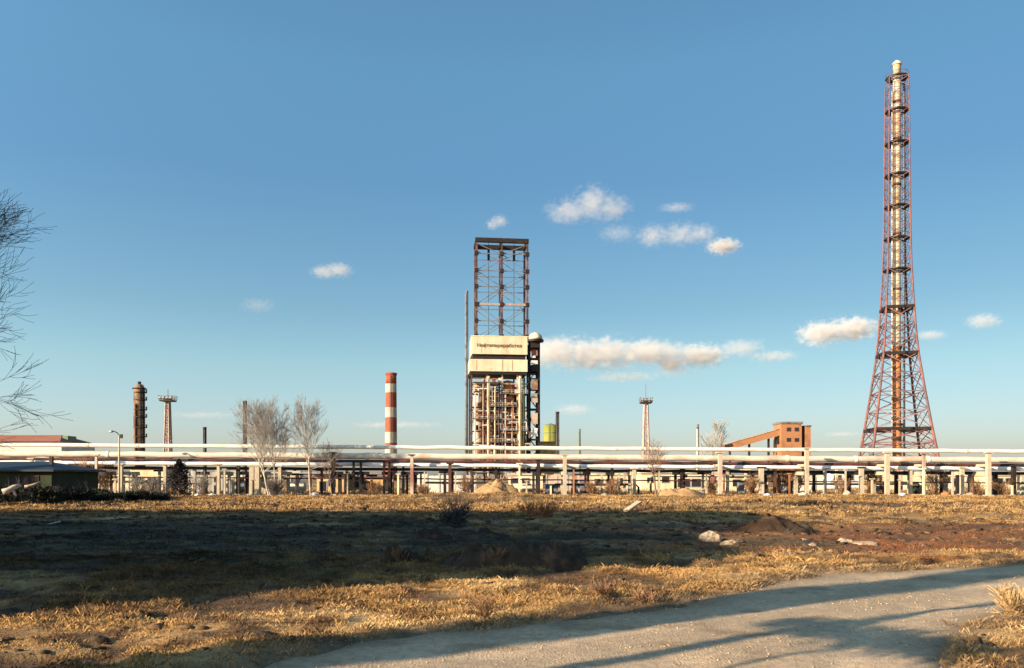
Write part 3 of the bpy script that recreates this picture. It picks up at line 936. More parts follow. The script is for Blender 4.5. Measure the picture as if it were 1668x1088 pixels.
# ------------------------------------------------------------------ coking tower
def coking_tower():
    Y = 260.0
    k = Y / F
    t = thing('coking_tower', (X(818, Y), Y, 0), 'coking tower with open steel derrick above two cream panelled floors and pipe frame', 'tower', None, R(6))
    lx = lambda px: (px - 818) * k
    lz = lambda py: Z(py, Y)
    bot, mid, top = 0.0, lz(608), lz(390)
    D = 11.0
    # lower frame
    xs = [lx(p) for p in (768, 793, 818, 843, 861)]
    levels = [bot + 3, lz(722), lz(703), lz(684), lz(664), lz(643), lz(625)]
    for i, x in enumerate(xs):
        for yy in (0, D):
            MB().span(x - .25, x + .25, yy - .25, yy + .25, bot - .5, mid).build('column', M['dark_steel' if i == 4 or yy else ('rust_steel' if i == 0 else 'pinkish')], t)
    for j, z in enumerate(levels):
        for yy in (0, D):
            MB().span(xs[0], xs[-1], yy - .22, yy + .22, z - .22, z + .22).build('crossbeam', M['dark_steel' if j % 3 == 1 else ('rust_steel' if j % 3 else 'pinkish')], t)
        a = j % 3
        p = MB().span(xs[a] + .3, xs[min(4, a + 2)] - .3, -1.6, D - 1, z + .26, z + .40).build('platform', M['grey_steel'], t)
        rl = MB()
        for q in np.linspace(xs[a] + .4, xs[min(4, a + 2)] - .4, 7):
            rl.bar((q, -1.55, z + .4), (q, -1.55, z + 1.5), .08)
        rl.bar((xs[a] + .3, -1.55, z + 1.5), (xs[min(4, a + 2)] - .3, -1.55, z + 1.5), .09)
        rl.bar((xs[a] + .3, -1.55, z + .95), (xs[min(4, a + 2)] - .3, -1.55, z + .95), .07)
        rl.build('railing', M['pinkish'], p)
    for j in range(len(levels) - 1):
        for i in ((0, 3) if j % 2 else (1,)):
            MB().bar((xs[i], -.05, levels[j]), (xs[i + 1], -.05, levels[j + 1]), .22).build('brace', M['rust_steel'], t)
            MB().bar((xs[i], D + .4, levels[j + 1]), (xs[i + 1], D + .4, levels[j]), .22).build('brace', M['dark_steel'], t)
    # vessels
    for px, yy, r, z0, z1, m in ((781, 4, 1.9, 4, 33, 'silver'), (802, 3.4, 2.2, 4, 30, 'orange'), (829, 3.4, 2.3, 6, 33.5, 'orange'), (851, 5, 1.5, 3, 31, 'pinkish'),
                                 (790, 9, 2.2, 4, 31, 'pinkish'), (842, 9, 2.3, 4, 32, 'silver')):
        v = MB()
        pts, rad = [(lx(px), yy, z0), (lx(px), yy, z0 + 2)], [r * .25, r]
        pts += [(lx(px), yy, z1 - 1.2), (lx(px), yy, z1 - .4), (lx(px), yy, z1)]
        rad += [r, r * .75, r * .15]
        v.tube(pts, rad, 16)
        for z in np.arange(z0 + 4, z1 - 2, 3.6):
            v.ring((lx(px), yy, z), r * .98, r + .10, .35, 16)
        v.build('vessel', M[m], t, False)
    rnd = random.Random(17)
    for j in range(len(levels) - 1):
        for i in range(4):
            if rnd.random() < .62:
                a, b = xs[i] + .5, xs[i + 1] - .5
                q = a + (b - a) * rnd.uniform(0, .35)
                MB().span(q, q + (b - a) * rnd.uniform(.4, .65), 6.2, 6.35, levels[j] + .4, levels[j + 1] - rnd.uniform(.4, 1.6)).build('cladding_sheet', M[rnd.choice(['cream_pipe', 'pinkish', 'orange', 'beige_wall', 'rust_pipe', 'silver'])], t)
    # risers and small pipes in front
    for px, m, r, z0, z1, yy in ((795.5, 'cream_pipe', .42, 2, lz(614), -1.0), (806, 'cream_pipe', .25, 2, lz(630), -1.1), (847, 'cream_pipe', .5, 2, lz(612), -1.1), (852.5, 'green_tank', .28, 2, lz(618), -.9),
                                (823, 'white_lag', .2, 2, lz(640), -1.0), (774, 'galv', .22, 2, lz(640), -.9), (787, 'pinkish', .25, 2, lz(618), -.7), (813, 'rust_pipe', .3, 2, lz(625), -.8), (834, 'pinkish', .22, 2, lz(650), -.9)):
        pts = [(lx(px), yy, z0), (lx(px), yy, z1 - .8), (lx(px) + .1, yy + .5, z1 - .2), (lx(px) + .1, yy + 3, z1)]
        MB().tube(pts, r, 10).build('riser_pipe', M[m], t, True)
    rnd = random.Random(4)
    for k_ in range(60):
        x0 = rnd.uniform(xs[0], xs[-1] - 3)
        L = rnd.uniform(2, 6)
        z = rnd.uniform(9, 33)
        yy = rnd.uniform(-1.2, 1)
        MB().tube([(x0, yy + 2, z), (x0, yy, z), (x0 + L, yy, z), (x0 + L, yy, z - rnd.uniform(1, 5))], rnd.uniform(.12, .3), 8).build(
            'pipe_run', M[rnd.choice(['rust_pipe', 'pinkish', 'cream_pipe', 'orange', 'galv', 'rust_steel', 'white_lag'])], t)
    for k_ in range(16):
        x0, z, yy = rnd.uniform(xs[0] + 1, xs[-1] - 1), rnd.choice(levels) + .41, rnd.uniform(-1, 1)
        MB().span(x0 - .6, x0 + .6, yy - .5, yy + .5, z, z + rnd.uniform(.8, 1.6)).build('equipment_box', M[rnd.choice(['galv', 'pinkish', 'dark_steel', 'orange', 'cream', 'dark_steel'])], t)
    # panelled floors
    z0, z1, z2, z3 = lz(606), lz(586.5), lz(578), lz(549.5)
    MB().span(lx(766), lx(858), -1.2, D + .8, mid - .5, z0).build('floor_slab', M['dark_steel'], t)
    lp = MB().span(lx(764.5), lx(858.5), -1.6, D + 1, z0, z1).build('lower_panel', M['cream'], t)
    for px in (776, 818, 834):
        MB().span(lx(px) - .09, lx(px) + .09, -1.64, -1.603, z0 + .3, z1 - .2).build('joint', M['orange'], lp)
    MB().span(lx(797) - .8, lx(797) + .8, -1.64, -1.603, z0 + .6, z0 + 1.5).build('hatch', M['cream_pipe'], lp)
    MB().span(lx(770), lx(856), -.6, D, z1, z2).build('dark_gallery', M['dark_steel'], t)
    up = MB().span(lx(768), lx(858.5), -1.4, D + .9, z2, z3).build('upper_panel', M['cream'], t)
    for px in (784, 825):
        MB().span(lx(px) - .06, lx(px) + .06, -1.44, -1.403, z2 + .2, (z2 + z3) / 2 - .6).build('joint', M['orange'], up)
    for px in (772.5, 795, 806, 818, 837, 848):
        MB().span(lx(px) - .04, lx(px) + .04, -1.43, -1.403, z2 + .1, z3 - .1).build('joint', M['cream_pipe'], up)
    for px in (786, 806, 846):
        MB().span(lx(px) - .04, lx(px) + .04, -1.63, -1.603, z0 + .1, z1 - .1).build('joint', M['cream_pipe'], lp)
    MB().span(lx(768) - .1, lx(858.5) + .1, -1.5, D + 1, z3, z3 + .25).build('coping', M['cream_pipe'], t)
    fc = bpy.data.curves.new('sign_text', 'FONT')
    fc.body = 'Нефтепереработка'
    fc.size, fc.extrude, fc.offset = 1.55, .03, .035
    fc.align_x, fc.align_y = 'CENTER', 'CENTER'
    to = bpy.data.objects.new('sign_text', fc)
    COL.objects.link(to)
    bpy.context.view_layer.update()
    dg = bpy.context.evaluated_depsgraph_get()
    me = bpy.data.meshes.new_from_object(to.evaluated_get(dg))
    bpy.data.objects.remove(to)
    xsz = max(v.co.x for v in me.vertices) - min(v.co.x for v in me.vertices)
    s = (lx(849.5) - lx(777)) / xsz
    me.transform(Matrix.Translation((lx(813), -1.45, lz(564.3))) @ Matrix.Rotation(R(90), 4, 'X') @ Matrix.Diagonal((s, 1.0, 1, 1)))
    me.materials.clear()
    me.materials.append(M['letter'])
    lo = bpy.data.objects.new('lettering', me)
    COL.objects.link(lo)
    lo.parent = up
    # derrick
    ys = (1.0, 9.0)
    for px in (776.5, 818, 860):
        for yy in ys:
            w = .32 if px != 818 else .30
            MB().span(lx(px) - w, lx(px) + w, yy - w, yy + w, z3 + .25, top - .6).build('derrick_post', M['derrick_steel'], t)
    b = MB()
    for yy in ys:
        b.span(lx(774.4), lx(862), yy - .7, yy + .7, top - .75, top + .55)
    for px in (776.5, 818, 860):
        b.span(lx(px) - .4, lx(px) + .4, ys[0] + .7, ys[1] - .7, top - .7, top + .5)
    b.build('crown_beam', M['dark_steel'], t)
    MB().bar((lx(817), 5, top + .5), (lx(817), 5, top + 2.6), .16).build('lightning_rod', M['grey_steel'], t)
    lv = [lz(p) for p in (412, 440, 466, 495, 522, 547)]
    for j, z in enumerate(lv):
        for yy in ys:
            h = .36 if j == 3 and yy == ys[0] else .12
            MB().span(lx(776.5), lx(860), yy - h, yy + h, z - h, z + h).build('girt', M['pale_steel' if j == 3 and yy == ys[0] else 'grey_steel'], t)
        for px in (776.5, 860, 818):
            MB().span(lx(px) - .62, lx(px) + .62, ys[0] - .55, ys[0] + .55, z - .62, z + .62).build('gusset', M['dark_steel'], t)
    br = [(776.5, 440, 818, 466), (818, 466, 860, 495), (860, 440, 818, 466), (818, 466, 776.5, 495), (776.5, 495, 818, 524), (818, 524, 860, 549),
          (860, 495, 818, 524), (818, 524, 776.5, 549), (776.5, 396, 818, 412), (818, 412, 860, 440), (860, 396, 818, 412), (818, 412, 776.5, 440)]
    for yy in ys:
        for (a, c, d, e) in br:
            MB().bar((lx(a), yy + .3, lz(c)), (lx(d), yy + .3, lz(e)), .2).build('brace', M['grey_steel'], t)
    for px in (797, 839):
        m_ = MB().bar((lx(px), 3, lz(402)), (lx(px), 3, lz(420)), .75).build('travelling_block', M['dark_steel'], t)
        MB().bar((lx(px), 3, lz(420)), (lx(px), 3, lz(548)), .14).build('drill_stem', M['grey_steel'], t)
        MB().bar((lx(px), 3, lz(391)), (lx(px), 3, lz(402)), .12).build('cable', M['dark_steel'], t)
    # stair and lift shaft on the right
    sx0, sx1 = lx(863.5), lx(879)
    for x in (sx0, sx1):
        for yy in (1, 6):
            MB().span(x - .35, x + .35, yy - .35, yy + .35, -.5, lz(556)).build('shaft_post', M['dark_steel'], t)
    for z in np.arange(4, lz(560), 3.3):
        MB().span(sx0 - .2, sx1 + .2, .7, 6.3, z, z + .35).build('landing', M['dark_steel'], t)
    for i, z in enumerate(np.arange(4, lz(566), 3.3)):
        a, c = (sx0 + .4, sx1 - .4) if i % 2 else (sx1 - .4, sx0 + .4)
        MB().bar((a, 1.6, z + .3), (c, 1.6, z + 3.2), .5, .3).build('stair_flight', M['rust_steel'], t)
    for py0, py1, m in ((578, 569, 'pinkish'), (592, 586, 'white_lag'), (604, 593, 'dark_steel'), (634, 617, 'silver'), (655, 640, 'silver'), (690, 672, 'pinkish'), (710, 697, 'galv')):
        MB().span(lx(866), lx(876.5), .1, .5, lz(py0), lz(py1)).build('shaft_panel', M[m], t)
    MB().span(lx(862), lx(880), 2.0, 7, lz(606), lz(593)).build('machine_room', M['dark_steel'], t)
    MB().tube([(lx(872), -.5, lz(556.5)), (lx(872), -.5, lz(553))], 2.75, 20).build('dome_rim', M['dark_steel'], t)
    MB().span(lx(864), lx(878), -1.6, 5.6, lz(566), lz(556.6)).build('dome_base', M['dark_steel'], t)
    MB().tube([(lx(872), -.5, lz(553 - 12.5 * f)) for f in (0, .3, .6, .85, 1)], [2.35, 2.3, 1.95, 1.2, .2], 20).build('dome', M['cream'], t, True)
    return t
coking_tower()

def stack(name, px, top, w0, w1, y, m, label, cat='chimney', bands=None, rings=0, capm=None, bandname='painted_band'):
    x = X(px, y)
    h = Z(top, y)
    t = thing(name, (x, y, 0), label, cat)
    k = y / F / 2
    r0, r1 = w0 * k, w1 * k
    rad = lambda z: r0 + (r1 - r0) * max(0, min(1, z / h))
    if bands:
        for (a, b, mm) in bands:
            za, zb = (Z(a, y) if a is not None else -.5), Z(b, y)
            MB().tube([(0, 0, za), (0, 0, zb)], [rad(za), rad(zb)], 28, caps=(b == top)).build(bandname, M[mm], t, True)
    else:
        MB().tube([(0, 0, -.5), (0, 0, h)], [r0, r1], 22).build('shaft', M[m], t, True)
    MB().ring((0, 0, h - .03 * r1), r1 * .72, r1 * 1.10, max(.35, r1 * .35), 24).build('rim', M[capm or m], t)
    for j in range(rings):
        z = h * (1 - (j + 1) / (rings + 1.5))
        MB().ring((0, 0, z), rad(z) * .98, rad(z) * 1.15, .3, 22).build('hoop', M[capm or 'dark_steel'], t)
    lad = MB()
    for dx in (-.22, .22):
        lad.bar((dx, -r0 - .18, 1), (dx, -r1 - .18, h - .5), .10)
    lad.build('ladder', M['grey_steel'], t)
    return t
stack('striped_chimney', 637, 610.5, 20.5, 17.5, 380, 'red_paint', 'tall round chimney painted in red and white bands', bands=[
    (None, 738, 'red_paint'), (738, 731, 'white_paint'), (731, 721.5, 'red_paint'), (721.5, 704, 'white_paint'), (704, 680, 'red_paint'), (680, 664, 'white_paint'), (664, 639.5, 'red_paint'), (639.5, 625.5, 'white_paint'), (625.5, 610.5, 'red_paint')], capm='red_paint')
stack('thin_chimney', 760, 476, 6, 5.4, 268, 'grey_steel', 'very thin tall grey chimney standing at the left side of the coking tower', rings=3, capm='grey_steel')
stack('black_stack', 399, 655, 8, 6.4, 210, 'dark_steel', 'tall black steel stack left of the two birches', rings=2, bands=[(None, 695, 'rust_steel'), (695, 655, 'dark_steel')], bandname='shaft')
stack('black_stack', 333.5, 697.5, 6.2, 5.6, 230, 'dark_steel', 'short black steel stack between the conical shrub and the tall black stack')
stack('black_stack', 908, 672.5, 6.6, 5.8, 240, 'dark_steel', 'black steel stack beside the olive green tank', rings=1)
stack('green_stack', 944, 700, 5, 3.6, 300, 'green_stack', 'small thin green stack right of the black stack by the olive tank')
stack('distant_stack', 1136.5, 692, 4.8, 4.0, 420, 'grey_steel', 'distant thin banded stack beside the faint bare poplar', bands=[
    (None, 718, 'white_paint'), (718, 707, 'pinkish'), (707, 699, 'white_paint'), (699, 692, 'grey_steel')])

def tank():
    y = 300.0
    x = X(897, y)
    t = thing('round_tank', (x, y, 0), 'olive green round storage tank beside a black stack', 'tank')
    r = 12 * y / F
    z = Z(693, y)
    MB().tube([(0, 0, -.5), (0, 0, z)], r, 36).build('shell', M['green_tank'], t, True)
    MB().tube([(0, 0, z + .003), (0, 0, z + .8)], [r * 1.02, .1], 36).build('roof', M['green_stack'], t)
    MB().ring((0, 0, z * .86), r * .99, r * 1.03, .3, 36).build('hoop', M['green_stack'], t)
    for d in (-1, 1):
        MB().bar((d * .25 - r * .3, -r - .15, .5), (d * .25 - r * .3, -r - .15, z), .09).build('ladder_rail', M['pale_steel'], t)
    return t
tank()
wall_building('orange_shed', 874, 910, 719, 280, 8, 'ochre_wall', 'orange', 'low ochre shed at the foot of the olive green tank', 'shed')

def column_tower():
    y = 240.0
    k = y / F
    x = X(227, y)
    t = thing('process_column', (x, y, 0), 'thick brown process column with a caged ladder and side platforms at far left', 'tower')
    r = 8.6 * k
    z = Z(627, y)
    MB().tube([(0, 0, -.5), (0, 0, z - 1), (0, 0, z - .3), (0, 0, z + .2)], [r * 1.05, r, r * .8, r * .3], 24).build('shell', M['brown_shell'], t, True)
    MB().tube([(0, 0, z), (0, 0, z + 1.0)], .5, 10).build('vent', M['dark_steel'], t)
    MB().ring((0, 0, z - 1.2), r * .98, r * 1.28, .25, 20).build('top_platform', M['dark_steel'], t)
    for i, py in enumerate((640, 652, 668, 680, 697, 712)):
        zz = Z(py, y)
        p = MB().ring((r * .25, -.2, zz), r * .6, r * 1.18, .22, 16).build('platform', M['dark_steel'], t)
        rl = MB()
        for a in range(8):
            an = R(-70 + a * 20)
            q = Vector((r * .25 + r * 1.15 * math.cos(an), -.2 + r * 1.15 * math.sin(an), zz))
            rl.bar(q, q + Vector((0, 0, 1.1)), .09)
        rl.build('railing', M['dark_steel'], p)
    c = MB()
    for dx in (-.3, .3):
        c.bar((r * .75 + dx, -r * .85, 2), (r * .75 + dx, -r * .85, z), .14)
    for zz in np.arange(3, z, .9):
        c.ring((r * .8, -r * .95, zz), .5, .62, .12, 10)
    c.build('caged_ladder', M['dark_steel'], t)
    MB().tube([(r * .95, -r * .5, 0), (r * .95, -r * .5, z - 2), (r * .5, -r * .3, z - .5)], .38, 10).build('downcomer', M['dark_steel'], t)
    MB().tube([(-r * .2, -r * 1.08, 0), (-r * .2, -r * 1.08, z * .8)], .28, 10).build('riser_pipe', M['rust_pipe'], t)
    return t
M['brown_shell'] = mat('brown_shell', (.24, .15, .085), .3, .5, .75, second=(.09, .055, .04), thr=.54, s2=.22)
column_tower()

def flood_mast(px, y, ptop, pw, ant, label, m):
    k = y / F
    x = X(px, y)
    t = thing('floodlight_mast', (x, y, 0), label, 'mast', 'floodlight masts')
    zt = Z(ptop, y)
    w0, w1 = 5.6 * k, 2.4 * k
    for sx in (-1, 1):
        for sy in (-1, 1):
            MB().bar((sx * w0, sy * w0, -.3), (sx * w1, sy * w1, zt), .40).build('leg', M[m], t)
    n = 14
    for j in range(n):
        za, zb = zt * j / n, zt * (j + 1) / n
        wa, wb = w0 + (w1 - w0) * j / n, w0 + (w1 - w0) * (j + 1) / n
        b = MB()
        for s in (-1, 1):
            q = 1 if j % 2 else -1
            b.bar((-wa * q, s * wa, za), (wb * q, s * wb, zb), .20)
            b.bar((s * wa, -wa * q, za), (s * wb, wb * q, zb), .20)
            b.bar((-wb, s * wb, zb), (wb, s * wb, zb), .18)
            b.bar((s * wb, -wb, zb), (s * wb, wb, zb), .18)
        b.build('lattice_bay', M[m], t)
    p = MB().span(-pw * k, pw * k, -pw * k, pw * k, zt, zt + .35).build('platform', M['dark_steel'], t)
    rl = MB()
    a = pw * k
    for s in np.linspace(-a, a, 6):
        for e in (-a, a):
            rl.bar((s, e, zt + .3), (s * 1.08, e * 1.08, zt + 1.7), .12)
            rl.bar((e, s, zt + .3), (e * 1.08, s * 1.08, zt + 1.7), .12)
    rl.build('railing', M['grey_steel'], p)
    for i, s in enumerate((-.85, -.3, .3, .85)):
        MB().box((s * a, -a - .25, zt + .9), (.7, .45, .6), rot=Matrix.Rotation(R(-25), 3, 'X')).build('floodlight', M['lamp'], t)
    MB().span(-.7, .7, -.7, .7, zt + .36, zt + 1.5).build('hatch_house', M['dark_steel'], t)
    MB().bar((0, 0, zt + 1.5), (0, 0, Z(ant, y)), .16).build('antenna', M['grey_steel'], t)
    return t
flood_mast(273.5, 230, 654, 10, 634, 'pinkish lattice floodlight mast with flat head right of the brown process column', 'pale_steel')
flood_mast(1052, 240, 657, 9, 626, 'slender pale floodlight mast with cup shaped head and antenna right of the coking tower', 'pale_steel')

def brick_building():
    y = 300.0
    k = y / F
    t = thing('brick_building', (X(1289, y), y, 0), 'tall orange brick building with four small dark windows at the top of a conveyor', 'building')
    lx = lambda p: (p - 1289) * k
    MB().span(lx(1272.5), lx(1306), 0, 9, -.5, Z(690, y)).build('wall', M['orange_brick'], t)
    MB().span(lx(1306), lx(1312.5), 1.6, 8, -.5, Z(693, y)).build('recess', M['dark_steel'], t)
    MB().span(lx(1312.5), lx(1321.5), .5, 9, -.5, Z(694.5, y)).build('wing', M['orange_brick'], t)
    r_ = MB().span(lx(1271), lx(1307.5), -.4, 9.4, Z(690, y), Z(686.8, y)).build('roof', M['grey_steel'], t)
    MB().span(lx(1312), lx(1322.5), .1, 9.4, Z(694.5, y), Z(692.6, y)).build('wing_roof', M['grey_steel'], t)
    for px in (1285, 1298):
        for py in (699.5, 716.5, 733):
            f = MB().span(lx(px) - .85, lx(px) + .85, -.05, -.003, Z(py, y) - .75, Z(py, y) + .75).build('window', M['rust_steel'], t)
            MB().span(lx(px) - .7, lx(px) + .7, -.07, -.053, Z(py, y) - .6, Z(py, y) + .6).build('pane', M['window'], f)
    MB().span(lx(1269.5), lx(1272.4), 2, 5, Z(722, y), Z(712, y)).build('side_hopper', M['dark_steel'], t)
    return t
brick_building()

def gallery():
    y = 303.0
    k = y / F
    a, b = at(1176, 730.5, y), at(1271.5, 703.5, y)
    t = thing('conveyor_gallery', a, 'long sloping orange conveyor gallery climbing to the brick building', 'conveyor')
    d = b - a
    n = 2
    MB().bar((0, 0, 0), d, 3.0, 10 * k).build('enclosure', M['orange_brick'], t)
    up = Vector((-d.z, 0, d.x)).normalized()
    MB().bar(up * 5.6 * k, d + up * 5.6 * k, 3.4, 1.0 * k).build('roof', M['pinkish'], t)
    for f in (.12, .45, .78):
        q = d * f - up * 5 * k
        MB().bar(q, Vector((q.x, 0, -a.z)), .7).build('trestle', M['dark_steel'], t)
    MB().bar(d * .02 + up * 2 * k + Vector((0, -1.6, 0)), d * .16 + up * 1.5 * k + Vector((0, -1.6, 0)), .2, 4.5 * k).build('dark_window_strip', M['window'], t)
    return t
gallery()

def red_roof_building():
    y = 150.0
    k = y / F
    t = thing('factory_hall', (X(30, y), y, 0), 'white factory hall with a long red roof at the left edge', 'building')
    lx = lambda p: (p - 30) * k
    zt, zr = Z(719, y), Z(710, y)
    MB().span(lx(-90), lx(100), 0, 12, -.5, zt).build('wall', M['white_wall'], t)
    r_ = MB()
    x0, x1 = lx(-93), lx(76)
    r_.v = [(x0, -.6, zt + .003), (lx(101), -.6, zt + .003), (lx(101), 12.6, zt + .003), (x0, 12.6, zt + .003), (x0, 5, zr + .4), (x1, 5, zr + .4)]
    r_.f = [(0, 1, 5, 4), (1, 2, 5), (2, 3, 4, 5), (3, 0, 4), (0, 3, 2, 1)]
    r_.build('roof', M['red_roof'], t)
    MB().span(lx(87), lx(96), 3, 6, zt - 1, Z(708.5, y)).build('roof_vent', M['green_stack'], t)
    for px in list(range(-60, 60, 16)) + [77, 88, 99]:
        f = MB().span(lx(px) - .62, min(lx(px) + .62, lx(100)), -.05, -.003, Z(744, y), Z(736.5, y)).build('window', M['grey_conc'], t)
        MB().span(lx(px) - .5, min(lx(px) + .5, lx(100) - .08), -.07, -.053, Z(743.3, y), Z(737.2, y)).build('pane', M['window'], f)
    return t
red_roof_building()

# ------------------------------------------------------------------ lattice flare tower
def flare():
    Y = 220.0
    k = Y / F
    t = thing('flare_tower', (X(1461, Y), Y, 0), 'very slender flare stack inside a faded red lattice tower with a spread foot', 'tower')
    lz = lambda p: Z(p, Y)
    prof = [(0, 66), (lz(745), 57), (lz(700), 49), (lz(640), 39.5), (lz(578), 30.5), (lz(540), 27), (lz(503), 24.5), (lz(440), 21), (lz(389), 19.6), (lz(337), 19), (lz(286), 18.6), (lz(234), 18.2), (lz(181), 17.8), (lz(130), 17.2)]
    rot = R(33)
    c_, s_ = math.cos(rot), math.sin(rot)
    f = 1 / c_
    zs = [p[0] for p in prof]
    ws = [p[1] * k * f for p in prof]
    hw = lambda z: float(np.interp(z, zs, ws))
    def corner(i, z):
        a = rot + i * math.pi / 2 + math.pi
        return Vector((hw(z) * math.cos(a), hw(z) * math.sin(a), z))
    for i in range(4):
        lg = MB()
        pts = [corner(i, z) for z in zs]
        w = np.interp(zs, [0, 40, 110], [.42, .28, .15])
        lg.tube(pts, list(w), 8)
        lg.build('leg', M['red_steel'], t, True)
    # bays of bracing: each bay one lattice part
    lev = [0, lz(745), lz(722), lz(700), lz(670), lz(640), lz(609), lz(578), lz(553), lz(528), lz(503), lz(482), lz(461), lz(440)]
    lev += list(np.linspace(lz(440), lz(130), 19))[1:]
    for j in range(len(lev) - 1):
        a, b = lev[j], lev[j + 1]
        br = MB()
        w = .19 if a < 45 else .10
        for i in range(4):
            p, q = corner(i, a), corner((i + 1) % 4, a)
            p2, q2 = corner(i, b), corner((i + 1) % 4, b)
            br.bar(p, q2, w)
            br.bar(q, p2, w)
            br.bar(p2, q2, w * 1.2)
            if a < 40 and b - a > 3:
                mid = (p2 + q2) / 2
                br.bar((p + p2) / 2, mid, w * .8)
                br.bar((q + q2) / 2, mid, w * .8)
        br.build('lattice_bay', M['red_steel' if j % 3 else 'faded_steel'], t)
    # platforms
    for py in (127, 181, 234, 286, 337, 389, 440, 503, 578, 700):
        z = lz(py)
        r = hw(z) * (.86 if py < 500 else .93)
        n = 8 if py < 500 else 4
        p = MB()
        if py < 500:
            p.ring((0, 0, z - .2), 1.7, r, .34, 8)
        else:
            for i in range(4):
                p.bar(corner(i, z), corner((i + 1) % 4, z), .55, .8)
            p.bar((-r * .9, 0, z), (r * .9, 0, z), .5, .7)
            p.bar((0, -r * .9, z), (0, r * .9, z), .5, .7)
        po = p.build('platform', M['dark_steel'], t)
        rl = MB()
        m = 12
        for q in range(m):
            a0, a1 = 2 * math.pi * (q + .5) / m, 2 * math.pi * (q + 1.5) / m
            A, B = Vector((r * .97 * math.cos(a0), r * .97 * math.sin(a0), z)), Vector((r * .97 * math.cos(a1), r * .97 * math.sin(a1), z))
            rl.bar(A, A + Vector((0, 0, 1.1)), .07)
            rl.bar(A + Vector((0, 0, 1.1)), B + Vector((0, 0, 1.1)), .08)
        if py < 500:
            rl.build('railing', M['red_steel'], po)
    # the stack itself, in sections
    secs = [(None, 690, 'orange', 7), (690, 565, 'orange', 6.4), (565, 470, 'flare_cream', 5.8), (470, 380, 'flare_cream', 5.6), (380, 300, 'flare_cream', 5.5), (300, 225, 'flare_tan', 5.6), (225, 165, 'flare_tan', 5.8), (165, 122, 'flare_cream', 6.2), (122, 103, 'flare_cream', 5.9)]
    z0 = -.5
    for i, (a, b, m, w) in enumerate(secs):
        za, zb = (z0 if a is None else lz(a)), lz(b)
        s = MB().tube([(0, 0, za), (0, 0, zb)], w * k, 20, caps=(i == len(secs) - 1)).build('stack_section', M[m], t, True)
        MB().ring((0, 0, zb - .5), w * k * .9, w * k * 1.22, .55, 20).build('flange', M['rust_steel' if i < 7 else 'flare_tan'], s)
    MB().tube([(0, 0, lz(103)), (0, 0, lz(99.5))], [5 * k, 3.4 * k], 18).build('flare_tip', M['pink_lag'], t)
    for dx, m in ((-1.55, 'flare_tan'), (1.65, 'grey_steel')):
        MB().tube([(dx, -.5, 0), (dx, -.5, lz(150))], .2, 8).build('riser_pipe', M[m], t, True)
    cl = MB()
    for d in (-.25, .25):
        cl.bar((2.1 + d, .3, 1), (2.1 + d, .3, lz(130)), .12)
    cl.build('ladder', M['dark_steel'], t)
    return t
M['faded_steel'] = mat('faded_pinkish_steel', (.25, .17, .18), .25, .8, .7, second=(.22, .10, .10), thr=.55, s2=.15)
M['flare_cream'] = mat('flare_cream', (.47, .41, .31), .15, .4, .5, second=(.36, .22, .10), thr=.57, s2=.2)
M['flare_tan'] = mat('flare_tan', (.46, .33, .22), .2, .4, .55, second=(.60, .54, .44), thr=.55, s2=.2)
flare()

# ------------------------------------------------------------------ shed, lamp post, plants, debris
def shed():
    y = 62.0
    x = X(20, y)
    g = hz(x, y) - .4
    t = thing('shed', (x, y, g), 'low dark shed with hipped slate blue roof at the left edge', 'shed')
    w0, w1 = X(-90, y) - x, X(84, y) - x
    ze, zr = Z(768, y) - g, Z(750.5, y) - g
    D = 7.0
    MB().span(w0, w1, 0, D, 0, ze).build('wall', M['green_wall'], t)
    e0, e1 = w0 - .4, X(93, y) - x
    r_ = MB()
    r_.v = [(e0, -.5, ze + .003), (e1, -.5, ze + .003), (e1, D + .5, ze + .003), (e0, D + .5, ze + .003), (e0 + 2.5, D / 2, zr), (X(38, y) - x, D / 2, zr),
            (e0, -.5, ze + .14), (e1, -.5, ze + .14), (e1, D + .5, ze + .14), (e0, D + .5, ze + .14)]
    r_.f = [(0, 3, 2, 1), (0, 1, 7, 6), (1, 2, 8, 7), (2, 3, 9, 8), (3, 0, 6, 9), (6, 7, 5, 4), (7, 8, 5), (8, 9, 4, 5), (9, 6, 4)]
    r_.build('roof', M['blue_roof'], t)
    MB().span(X(57, y) - x - .12, X(57, y) - x + .12, D * .3, D * .3 + .24, zr - .5, zr + .35).build('flue', M['dark_steel'], t)
    for px in (24, 52, -30):
        f = MB().span(X(px, y) - x - .55, X(px, y) - x + .55, -.05, -.003, ze - 1.25, ze - .3).build('window', M['dark_steel'], t)
        MB().span(X(px, y) - x - .45, X(px, y) - x + .45, -.07, -.053, ze - 1.15, ze - .4).build('pane', M['window'], f)
    return t
shed()

def lamp_post():
    y = 81.0
    x = X(194, y)
    g = hz(x, y)
    t = thing('lamp_post', (x, y, g), 'concrete lamp post with a short curved arm in front of the pipe rack', 'street lamp')
    h = Z(709, y) - g
    MB().tube([(0, 0, -.3), (0, 0, h * .5), (0, 0, h)], [.12, .10, .07], 10).build('pole', M['concrete'], t, True)
    MB().tube([(0, 0, h - .1), (-.1, -.05, h + .2), (-.35, -.1, h + .36), (-.62, -.12, h + .38)], .045, 8).build('arm', M['dark_steel'], t, True)
    MB().tube([(-.5, -.12, h + .40), (-.62, -.12, h + .39), (-.85, -.12, h + .37), (-.98, -.12, h + .36)], [.05, .13, .12, .04], 10).build('lamp_head', M['lamp'], t, True)
    MB().span(.08, .34, -.1, .1, h - .3, h + .1).build('junction_box', M['dark_steel'], t)
    MB().span(-.3, .3, -.3, .3, -.3, .25).build('footing', M['concrete'], t)
    return t
lamp_post()

